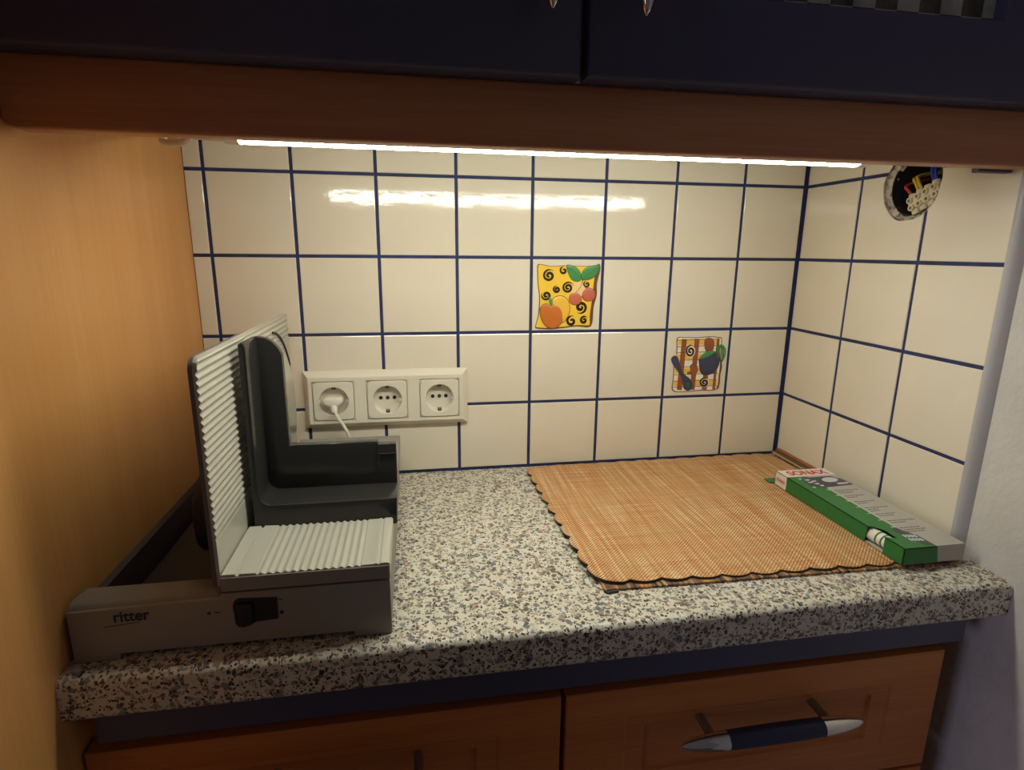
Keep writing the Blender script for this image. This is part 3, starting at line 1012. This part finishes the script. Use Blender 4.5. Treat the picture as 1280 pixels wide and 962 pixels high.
# print
up = lambda x, y, z, a=0.0: Matrix.Translation((x, y, z)) @ Matrix.Rotation(a, 4, 'Z')
bm = new()
text_mesh(bm, 'SONAX', 0.0195, up(X0 + 0.0095, Y1 - 0.0185, Z1 + 0.0001), 0.0001, 0.0006, sx=0.86)
side_m = Matrix.Translation((X0 - 0.0001, Y1 - 0.0030, Z0 + 0.0065)) @ Matrix(((0, 0, -1, 0), (-1, 0, 0, 0), (0, 1, 0, 0), (0, 0, 0, 1)))
text_mesh(bm, 'SONAX', 0.0066, side_m, 0.0001, 0.0002, sx=0.80)
obj('red_lettering', bm, M['print_red'], bx)
zt = Z1 + 0.0002
bm = new()   # dark picture of a headlamp
prism(bm, [(0.7640, -0.1600), (0.7690, -0.1580), (X1 - 0.012, -0.1570), (X1 - 0.003, -0.1700), (X1 - 0.002, -0.1880), (0.7850, -0.1905), (0.7740, -0.1920), (0.7610, -0.1850), (0.7600, -0.1720)], 'z', Z1, zt)
obj('headlamp_picture', bm, M['card_dark'], bx)
bm = new()
prism(bm, [(0.7680, -0.3080), (0.7770, -0.3040), (0.7860, -0.3440), (0.7770, -0.3440)], 'z', Z1, zt)
obj('dark_label', bm, M['card_dark'], bx)
bm = new()
def ell(cx, cy, rx, ry, a, z0, z1, n=20):
    prism(bm, [(cx + rx * math.cos(2 * PI * k / n) * math.cos(a) - ry * math.sin(2 * PI * k / n) * math.sin(a), cy + rx * math.cos(2 * PI * k / n) * math.sin(a) + ry * math.sin(2 * PI * k / n) * math.cos(a)) for k in range(n)], 'z', z0, z1)
ell(0.8000, -0.1690, 0.0120, 0.0075, 0.2, zt, zt + 0.0001)
prism(bm, [(0.8010, -0.1800), (0.8170, -0.1800), (0.8170, -0.1840), (0.8010, -0.1850)], 'z', zt, zt + 0.0001)
for q in ((0.7650, -0.1640, 0.0075), (0.7720, -0.1690, 0.0070), (0.7640, -0.1720, 0.0085), (0.7700, -0.1775, 0.0070), (0.7730, -0.1840, 0.0060)):
    prism(bm, [(q[0], q[1]), (q[0] + q[2], q[1] + 0.0006), (q[0] + q[2] - 0.001, q[1] - 0.0030), (q[0] + 0.001, q[1] - 0.0036)], 'z', zt, zt + 0.0001)
for q in ((0.7590, -0.1600), (0.7595, -0.1880), (0.7790, -0.1930)):
    prism(bm, [q, (q[0] + 0.004, q[1] + 0.001), (q[0] + 0.003, q[1] - 0.004)], 'z', Z1, zt + 0.0001)
for kx in range(4):
    for ky in range(2):
        a, b = 0.7690 + kx * 0.0038, -0.3200 - ky * 0.0080 - kx * 0.0006
        prism(bm, [(a, b), (a + 0.0026, b), (a + 0.0026, b - 0.0055), (a, b - 0.0055)], 'z', zt, zt + 0.0001)
so = obj('pale_print', bm, M['card_pale'], bx); so['kind'] = 'stuff'
bm = new()   # ruler-like white line with ticks
ln = [(XG - 0.0005, -0.1955), (XG - 0.0005, -0.3040)]
prism(bm, [(ln[0][0], ln[0][1]), (ln[0][0] + 0.0009, ln[0][1]), (ln[1][0] + 0.0009, ln[1][1]), (ln[1][0], ln[1][1])], 'z', Z1, zt)
for k in range(7):
    y = -0.1985 - k * 0.0172
    prism(bm, [(XG - 0.0052, y), (XG - 0.0005, y + 0.0004), (XG - 0.0005, y - 0.0016), (XG - 0.0052, y - 0.0010)], 'z', Z1, zt)
obj('white_ruler_line', bm, M['card_line'], bx)
bm = new()   # lines of small print, too small to read
random.seed(3)
for k in range(7):
    y = -0.2015 - k * 0.0172
    for j, y2 in enumerate((y, y - 0.0046, y - 0.0088)):
        if j == 2 and k % 3: continue
        xx = XG + 0.0040
        end = X1 - random.uniform(0.004, 0.016) if j == 0 else X1 - random.uniform(0.012, 0.028)
        while xx < end:
            w = random.uniform(0.0022, 0.0062)
            prism(bm, [(xx, y2), (min(xx + w, end), y2), (min(xx + w, end), y2 - 0.0013), (xx, y2 - 0.0013)], 'z', Z1 - 0.00005, Z1 + 0.0001)
            xx += w + 0.0011
so = obj('small_print', bm, M['card_text'], bx); so['kind'] = 'stuff'

# tube showing through the cut-out
tube = thing('polish_tube', 'white and green tube showing through the cut-out of the green box', 'tube', (0.757, -0.300, 0.0145))
bm = new()
ring_tube(bm, [(0.7572, -0.3330, 0.0148), (0.7570, -0.3100, 0.0148), (0.7566, -0.2700, 0.0148), (0.7560, -0.2200, 0.0148)], [0.0074, 0.0074, 0.0076, 0.0078], 20)
smooth_by_angle(obj('tube_body', bm, M['plug'], tube), 40)
bm = new()
for y in (-0.3155, -0.3080):
    ring_tube(bm, [(0.7571, y, 0.0148), (0.7571, y + 0.0022, 0.0148)], 0.0076, 20)
smooth_by_angle(obj('green_band', bm, M['card_green'], tube), 40)

# green sachet with a serrated edge under the rear end of the box
bm = new()
pts = [(0.7720, -0.1110), (0.7720, -0.1240), (0.7490, -0.1265), (0.7470, -0.1262)]
for k in range(9):
    q = k / 8
    pts.append((0.7430 - (0.0012 if k % 2 else 0.0), -0.1255 + 0.0150 * q))
prism(bm, pts[::-1], 'z', 0.0060, 0.0068)
o = obj('sachet', bm, mat('green_foil', srgb(52, 112, 62), 0.4))
tag(o, 'small flat green sachet on the placemat behind the product box', 'sachet')

# ------------------------------------------------------------------ open wiring box in the right wall
jb = thing('wiring_box', 'open round flush wiring box with loose wires in the right tiled wall', 'wiring box', (XR + 0.03, HOLE_Y, HOLE_Z))
M['cup'] = mat('black_cup', srgb(34, 30, 36), 0.6)
bm = new()
N = 40
L = []
for r, x in ((0.0352, XR + 0.007), (0.0340, XR + 0.007), (0.0330, XR + 0.058)):
    L.append([bm.verts.new((x, HOLE_Y + r * math.cos(2 * PI * k / N), HOLE_Z + r * math.sin(2 * PI * k / N))) for k in range(N)])
for A, B in zip(L, L[1:]):
    for k in range(N): bm.faces.new((A[k], A[(k + 1) % N], B[(k + 1) % N], B[k]))
bm.faces.new(L[-1])
smooth_by_angle(obj('cup', bm, M['cup'], jb), 40)
def m_rough():
    m = mat('rough_mortar', srgb(170, 158, 140), 0.9, spec=0.1); t = NT(m)
    n = t.noise(t.co(), 110, 4, 0.7)
    t.color(t.ramp(n, [(0.38, srgb(104, 92, 84)), (0.50, srgb(188, 176, 158)), (0.70, srgb(214, 204, 186))]))
    t.bump(n, 1.0, 0.002)
    return m
M['mortar'] = m_rough()
bm = new()
L = []
random.seed(11)
jit = [random.uniform(-0.0016, 0.0016) for _ in range(N)]
for r, x in ((0.0408, XR + 0.0015), (0.0404, XR + 0.0040), (0.0375, XR + 0.0058), (0.0352, XR + 0.0072), (0.0345, XR + 0.0120)):
    L.append([bm.verts.new((x + (jit[k] * 0.7 if 0.035 < r < 0.0405 else 0), HOLE_Y + (r + (jit[(k * 3) % N] if r < 0.040 else 0)) * math.cos(2 * PI * k / N), HOLE_Z + (r + (jit[(k * 3) % N] if r < 0.040 else 0)) * math.sin(2 * PI * k / N))) for k in range(N)])
for A, B in zip(L, L[1:]):
    for k in range(N): bm.faces.new((A[k], A[(k + 1) % N], B[(k + 1) % N], B[k]))
obj('mortar_rim', bm, M['mortar'], jb)
M['screw'] = mat('recessed_screw', srgb(120, 108, 78), 0.5, 0.3)
M['terminal'] = mat('white_terminal_plastic', srgb(214, 204, 170), 0.45)
bm = new()
ang = math.radians(-24)
bc = Vector((XR + 0.0085, -0.2045, 0.3855))
Rm = Matrix.Translation(bc) @ Matrix.Rotation(ang, 4, 'X')
# local: y along the strip, z across
box(bm, -0.005, 0.005, -0.0210, 0.0210, -0.0060, 0.0060, 0.0014, 2, 0, Rm)
for k in range(4):
    yy = -0.0162 + k * 0.0108
    for s in (-1, 1):
        p = bmesh.new()
        ring_tube(p, [(0.0, yy, s * 0.004), (0.0, yy, s * 0.0125)], [0.0052, 0.0044], 12)
        p.transform(Rm); merge(bm, p)
        p = bmesh.new()
        ring_tube(p, [(0.0, yy, s * 0.0045), (-0.0075, yy, s * 0.0045)], [0.0042, 0.0036], 12)
        p.transform(Rm); merge(bm, p)
smooth_by_angle(obj('terminal_block', bm, M['terminal'], jb), 40)
for k in range(4):
    for q in (-1, 1):
        p = bmesh.new()
        ring_tube(p, [(-0.0070, -0.0162 + k * 0.0108, q * 0.0045), (-0.00765, -0.0162 + k * 0.0108, q * 0.0045)], 0.0021, 10)
        p.transform(Rm)
        obj('terminal_screw', p, M['screw'], jb)
M['w_blue'] = mat('blue_wire', srgb(44, 70, 176), 0.4)
M['w_yellow'] = mat('yellow_wire', srgb(206, 176, 60), 0.4)
M['w_red'] = mat('red_wire', srgb(190, 66, 48), 0.4)
M['w_tan'] = mat('bare_tan_wire', srgb(190, 160, 130), 0.4)
def wire(pts, m, r=0.0017):
    b = new(); ring_tube(b, spline(pts, 8), r, 8)
    smooth_by_angle(obj('wire', b, m, jb), 60)
wire([(XR + 0.045, -0.186, 0.424), (XR + 0.018, -0.199, 0.4225), (XR + 0.009, -0.206, 0.414), (XR + 0.0085, -0.2125, 0.400)], M['w_blue'])
wire([(XR + 0.045, -0.192, 0.426), (XR + 0.020, -0.203, 0.4235), (XR + 0.010, -0.209, 0.415), (XR + 0.0085, -0.2150, 0.402)], M['w_blue'])
wire([(XR + 0.050, -0.180, 0.418), (XR + 0.014, -0.1795, 0.4105), (XR + 0.0085, -0.187, 0.402), (XR + 0.0085, -0.1945, 0.391)], M['w_yellow'])
wire([(XR + 0.050, -0.183, 0.418), (XR + 0.016, -0.1825, 0.4125), (XR + 0.0090, -0.190, 0.404), (XR + 0.0085, -0.1975, 0.394)], M['w_yellow'])
wire([(XR + 0.050, -0.166, 0.412), (XR + 0.012, -0.1705, 0.4025), (XR + 0.0090, -0.178, 0.3945), (XR + 0.0085, -0.1860, 0.3880)], M['w_red'])

# ------------------------------------------------------------------ tile pictures
def lay(bm, pts, d0, d1, mi=0):
    """flat layer on the back wall: polygon (x, z) from depth d0 to d1 in front of the tile"""
    prism(bm, pts, 'y', -d1, -d0, mi=mi)
def dome(bm, pts, d0, d1):
    n = len(pts)
    cx = sum(p[0] for p in pts) / n; cz = sum(p[1] for p in pts) / n
    p = bmesh.new(); R_ = []
    for s, h in ((1, 0), (0.97, 0.35), (0.86, 0.65), (0.65, 0.88), (0.35, 0.98)):
        R_.append([p.verts.new((cx + (x - cx) * s, -(d0 + (d1 - d0) * h), cz + (z - cz) * s)) for x, z in pts])
    for A, B in zip(R_, R_[1:]):
        for k in range(n): p.faces.new((A[k], A[(k + 1) % n], B[(k + 1) % n], B[k]))
    c = p.verts.new((cx, -d1, cz))
    for k in range(n): p.faces.new((R_[-1][k], R_[-1][(k + 1) % n], c))
    merge(bm, p)
def outline(name, loop_, parent, d0, grow=1.06, m='d_brown'):
    n_ = len(loop_)
    cx = sum(p[0] for p in loop_) / n_; cz = sum(p[1] for p in loop_) / n_
    bm = new(); lay(bm, [(cx + (x - cx) * grow, cz + (z - cz) * grow) for x, z in loop_], d0, d0 + 0.00025)
    obj(name, bm, M[m], parent)
def smoothloop(pts, n=6):
    P_ = [Vector((a, b, 0)) for a, b in pts]
    m = len(P_); out = []
    for s in range(m):
        p0, p1, p2, p3 = P_[s - 1], P_[s], P_[(s + 1) % m], P_[(s + 2) % m]
        for k in range(n):
            t = k / n
            q = 0.5 * ((2 * p1) + (-p0 + p2) * t + (2 * p0 - 5 * p1 + 4 * p2 - p3) * t * t + (-p0 + 3 * p1 - 3 * p2 + p3) * t ** 3)
            out.append((q.x, q.y))
    return out
def ribbon(bm, path, w, d0, d1):
    """path: list of (x, z); w: list of widths"""
    n = len(path)
    Lp, Rp = [], []
    for i in range(n):
        a = Vector(path[max(i - 1, 0)]); b = Vector(path[min(i + 1, n - 1)])
        t = (b - a).normalized(); nn = Vector((-t.y, t.x))
        q = Vector(path[i])
        Lp.append(q + nn * w[i] / 2); Rp.append(q - nn * w[i] / 2)
    p = bmesh.new()
    def V(q, d): return p.verts.new((q.x, -d, q.y))
    a0 = [V(q, d0) for q in Lp]; a1 = [V(q, d1) for q in Lp]; b0 = [V(q, d0) for q in Rp]; b1 = [V(q, d1) for q in Rp]
    for i in range(n - 1):
        p.faces.new((a1[i], a1[i + 1], b1[i + 1], b1[i]))
        p.faces.new((a0[i], a0[i + 1], a1[i + 1], a1[i]))
        p.faces.new((b0[i], b0[i + 1], b1[i + 1], b1[i]))
    merge(bm, p)
def spiral(bm, mp, cx, cy, r, turns, start, w, d0, d1, squash=1.0, cw=1):
    path, ws = [], []
    n = int(turns * 22)
    for k in range(n + 1):
        q = k / n
        a = math.radians(start) + cw * turns * 2 * PI * q
        rr = r * (0.10 + 0.90 * q)
        path.append(mp(cx + rr * math.cos(a) * squash, cy + rr * math.sin(a)))
        ws.append(w * (0.75 + 0.4 * math.sin(PI * min(1, q * 1.1))) * (1 if q < 0.9 else max(0.25, (1 - q) * 10)))
    ribbon(bm, path, ws, d0, d1)
M['d_yellow'] = mat('print_yellow', srgb(240, 198, 66), 0.3)
M['d_brown'] = mat('print_brown', srgb(112, 74, 44), 0.35)
M['d_black'] = mat('print_black', srgb(40, 24, 18), 0.35)
M['d_orange'] = mat('print_orange', srgb(200, 112, 48), 0.3)
M['d_gold'] = mat('print_gold', srgb(238, 186, 66), 0.3)
M['d_green'] = mat('print_green', srgb(76, 142, 80), 0.3)
M['d_dgreen'] = mat('print_dark_green', srgb(44, 96, 58), 0.3)
M['d_red'] = mat('print_cherry', srgb(194, 104, 80), 0.3)
M['d_peach'] = mat('print_peach', srgb(242, 204, 140), 0.3)
M['d_slate'] = mat('print_slate', srgb(62, 64, 88), 0.3)
M['d_cream'] = mat('print_cream', srgb(240, 230, 208), 0.3)
M['d_rust'] = mat('print_rust', srgb(152, 84, 48), 0.3)
E0 = 0.0002

fp = thing('tile_picture', 'yellow tile picture of a peach and two cherries on the back wall', 'tile picture', (0.4725, 0, 0.2595), 'tile pictures')
F = lambda x, y: (0.420 + (x - 45) / 850 * 0.105, 0.312 - (y - 18) / 882 * 0.105)
FP = lambda L_: [F(*q) for q in L_]
bm = new(); lay(bm, smoothloop(FP([(112, 100), (160, 92), (280, 112), (420, 104), (560, 108), (700, 112), (800, 100), (850, 86), (862, 160), (828, 320), (832, 460), (800, 600), (790, 800), (740, 852), (600, 838), (420, 858), (250, 868), (112, 856), (100, 820), (128, 700), (140, 500), (118, 320), (112, 200)]), 4), E0, 0.0006)
obj('dark_border', bm, M['d_brown'], fp)
bm = new(); lay(bm, smoothloop(FP([(122, 108), (165, 100), (280, 118), (420, 110), (560, 114), (690, 118), (790, 112), (800, 180), (790, 300), (780, 420), (770, 560), (755, 700), (758, 800), (740, 826), (600, 822), (420, 842), (250, 850), (120, 842), (110, 815), (138, 700), (150, 500), (128, 320), (122, 200)]), 4), 0.0006, 0.0009)
obj('yellow_ground', bm, M['d_yellow'], fp)
bm = new(); lay(bm, smoothloop(FP([(540, 320), (620, 300), (680, 310), (690, 390), (640, 470), (560, 450), (510, 400)]), 4), 0.0009, 0.0010)
obj('peach_patch', bm, M['d_peach'], fp)
for (cx, cy, r, tn, st, w, cw) in ((250, 225, 74, 1.7, 60, 0.0034, 1), (422, 165, 48, 1.2, 200, 0.0030, 1), (478, 368, 70, 1.9, 20, 0.0030, 1), (345, 388, 44, 1.5, 90, 0.0030, 1), (222, 460, 58, 1.6, 0, 0.0032, 1), (705, 328, 42, 1.3, 150, 0.0024, 1), (640, 605, 76, 1.5, -60, 0.0040, 1), (535, 772, 66, 1.25, 200, 0.0036, 1), (685, 762, 50, 1.35, 200, 0.0034, 1)):
    bm = new(); spiral(bm, F, cx, cy, r, tn, st, w, 0.0009, 0.0012, 1.0, cw)
    obj('spiral', bm, M['d_black'], fp)
for pts in ([(455, 112), (500, 104), (570, 130), (620, 190), (632, 262), (590, 292), (520, 270), (480, 200)], [(845, 92), (800, 112), (720, 118), (660, 160), (636, 240), (660, 274), (740, 266), (800, 230), (835, 170)]):
    outline('leaf_outline', smoothloop(FP(pts), 4), fp, 0.0009, 1.06, 'd_dgreen')
    bm = new(); dome(bm, smoothloop(FP(pts), 4), 0.0011, 0.0018)
    lf = obj('leaf', bm, M['d_green'], fp, True)
bm = new()
ribbon(bm, FP([(485, 130), (545, 180), (600, 230), (640, 265)]), [0.0005] * 4, 0.0015, 0.0020)
ribbon(bm, FP([(640, 265), (700, 215), (760, 180), (830, 110)]), [0.0005] * 4, 0.0015, 0.0020)
ribbon(bm, FP([(645, 270), (640, 340), (600, 400), (570, 430)]), [0.0006] * 4, 0.0010, 0.0014)
ribbon(bm, FP([(650, 270), (660, 330), (690, 370), (715, 390)]), [0.0006] * 4, 0.0010, 0.0014)
obj('leaf_veins', bm, M['d_dgreen'], fp)
for cx, cy, rx, ry in ((572, 503, 76, 74), (730, 452, 80, 80)):
    bm = new(); dome(bm, [F(cx + rx * 1.06 * math.cos(2 * PI * k / 28), cy + ry * 1.06 * math.sin(2 * PI * k / 28)) for k in range(28)], 0.0009, 0.0011)
    obj('cherry_outline', bm, M['d_brown'], fp)
    bm = new(); dome(bm, [F(cx + rx * math.cos(2 * PI * k / 28), cy + ry * math.sin(2 * PI * k / 28)) for k in range(28)], 0.0011, 0.0024)
    obj('cherry', bm, M['d_red'], fp, True)
pe = smoothloop(FP([(290, 540), (320, 490), (390, 468), (460, 495), (500, 570), (505, 660), (470, 740), (420, 790), (340, 780), (280, 680)]), 4)
outline('peach_half_outline', pe, fp, 0.0009, 1.05); bm = new(); dome(bm, pe, 0.0011, 0.0022); obj('peach_half', bm, M['d_gold'], fp, True)
pe = smoothloop(FP([(150, 640), (175, 580), (230, 560), (270, 592), (310, 575), (370, 590), (410, 650), (420, 740), (390, 815), (320, 856), (240, 835), (180, 760)]), 4)
outline('peach_outline', pe, fp, 0.0017, 1.045); bm = new(); dome(bm, pe, 0.0019, 0.0029); obj('peach', bm, M['d_orange'], fp, True)
bm = new(); dome(bm, smoothloop(FP([(250, 480), (285, 500), (298, 550), (285, 585), (262, 560), (255, 520)]), 4), 0.0026, 0.0033)
obj('peach_stalk', bm, M['d_green'], fp, True)

kp = thing('tile_picture', 'checked tile picture of a spoon and cup, lower right of the two', 'tile picture', (0.6825, 0, 0.1545), 'tile pictures')
def K(x, y): return (0.630 + (x - (88 - 0.045 * y)) / (868 - 0.04 * y) * 0.105, 0.207 - (y - 22 + (x - 500) * 0.02 * (y / 900)) / 885 * 0.105)
KP = lambda L_: [K(*q) for q in L_]
ground = [(222, 125), (330, 118), (480, 122), (640, 112), (800, 124), (825, 150), (820, 260), (815, 480), (800, 620), (775, 790), (700, 830), (560, 825), (400, 840), (240, 845), (180, 825), (165, 780), (180, 640), (185, 520), (215, 400), (218, 260)]
bm = new(); lay(bm, smoothloop(KP(ground), 4), E0, 0.0006); obj('dark_border', bm, M['d_brown'], kp)
g2 = [(492 + (x - 492) * 0.965, 475 + (y - 475) * 0.975) for x, y in ground]
bm = new(); lay(bm, smoothloop(KP(g2), 4), 0.0006, 0.0008); obj('cream_ground', bm, M['d_cream'], kp)
def band(p0, p1, w, m, d0, name):
    (x0, y0), (x1, y1) = p0, p1
    L_ = math.hypot(x1 - x0, y1 - y0); nx, ny = -(y1 - y0) / L_ * w / 2, (x1 - x0) / L_ * w / 2
    bm = new(); lay(bm, KP([(x0 + nx, y0 + ny), (x1 + nx, y1 + ny), (x1 - nx, y1 - ny), (x0 - nx, y0 - ny)]), d0, d0 + 0.0001)
    obj(name, bm, m, kp)
for y in (185, 375, 560, 725):
    band((232 - (y - 100) * 0.075, y), (785 - (y - 100) * 0.04, y), 66, M['d_gold'], 0.0008, 'yellow_band')
for x in (318, 488, 650, 775):
    band((x, 140), (x - 55, 815), 66 if x < 700 else 36, M['d_rust'], 0.0009, 'rust_band')
for y in (150, 235, 315, 415, 505, 605, 690, 770):
    band((228 - (y - 100) * 0.075, y + 4), (790 - (y - 100) * 0.04, y - 6), 8, M['d_brown'], 0.0010, 'brown_line')
for (cx, cy, r, sq, w) in ((400, 300, 82, 0.80, 0.0028), (592, 718, 62, 1.05, 0.0030)):
    bm = new(); dome(bm, [K(cx + r * sq * math.cos(2 * PI * k / 24), cy + r * math.sin(2 * PI * k / 24)) for k in range(24)], 0.0010, 0.0013)
    obj('cream_disc', bm, M['d_cream'], kp)
    bm = new(); spiral(bm, K, cx, cy, r, 1.8, 30, w, 0.0012, 0.0016, sq)
    obj('spiral', bm, M['d_black'], kp)
for pts in ([(600, 150), (650, 135), (700, 160), (712, 220), (690, 290), (610, 285), (590, 210)], [(400, 500), (440, 475), (475, 500), (500, 540), (480, 600), (465, 650), (430, 640), (420, 600), (375, 600), (370, 575), (405, 560)]):
    outline('blossom_outline', smoothloop(KP(pts), 4), kp, 0.0010, 1.10)
    bm = new(); dome(bm, smoothloop(KP(pts), 4), 0.0012, 0.0020)
    obj('rust_blossom', bm, M['d_rust'], kp, True)
# spoon
sp_ = [(150, 390), (180, 358), (225, 365), (250, 420), (280, 520), (335, 610), (395, 660), (440, 730), (430, 800), (375, 830), (325, 800), (305, 730), (300, 660), (255, 585), (190, 500), (155, 435)]
bm = new(); dome(bm, smoothloop(KP(sp_), 4), 0.0010, 0.0022); obj('spoon', bm, M['d_slate'], kp)
bm = new(); dome(bm, smoothloop(KP([(345, 720), (375, 710), (395, 745), (385, 780), (355, 785), (338, 755)]), 4), 0.0018, 0.0026); obj('spoon_hollow', bm, M['d_dgreen'], kp, True)
# cup with a green rim and a looped whisk
cu = [(515, 400), (560, 385), (640, 350), (720, 310), (770, 370), (795, 440), (775, 520), (720, 590), (640, 620), (570, 615), (530, 560), (518, 480)]
bm = new(); dome(bm, smoothloop(KP(cu), 4), 0.0010, 0.0028); obj('cup', bm, M['d_slate'], kp, True)
bm = new(); dome(bm, smoothloop(KP([(515, 405), (540, 360), (600, 315), (680, 295), (722, 308), (690, 345), (610, 385)]), 4), 0.0020, 0.0030); obj('cup_rim', bm, M['d_green'], kp, True)
bm = new()
for off in (0, 22, 42):
    pa = [(800, 440), (770 + off * .4, 330), (745 + off, 270), (780 + off * .5, 235 + off * .5), (830 - off * .1, 228 + off * .6), (872 - off, 300), (850 - off * .5, 390), (815, 450)]
    q = spline([(*K(*z), 0) for z in pa], 5)
    ribbon(bm, [(v.x, v.y) for v in q], [0.0013] * len(q), 0.0012, 0.0022)
obj('whisk_loop', bm, M['d_green'], kp)
bm = new(); q = KP([(812, 440), (818, 520), (795, 620), (790, 720), (772, 800)])
ribbon(bm, q, [0.0026, 0.0024, 0.0024, 0.0022, 0.0014], 0.0010, 0.0018)
obj('whisk_handle', bm, M['d_brown'], kp)
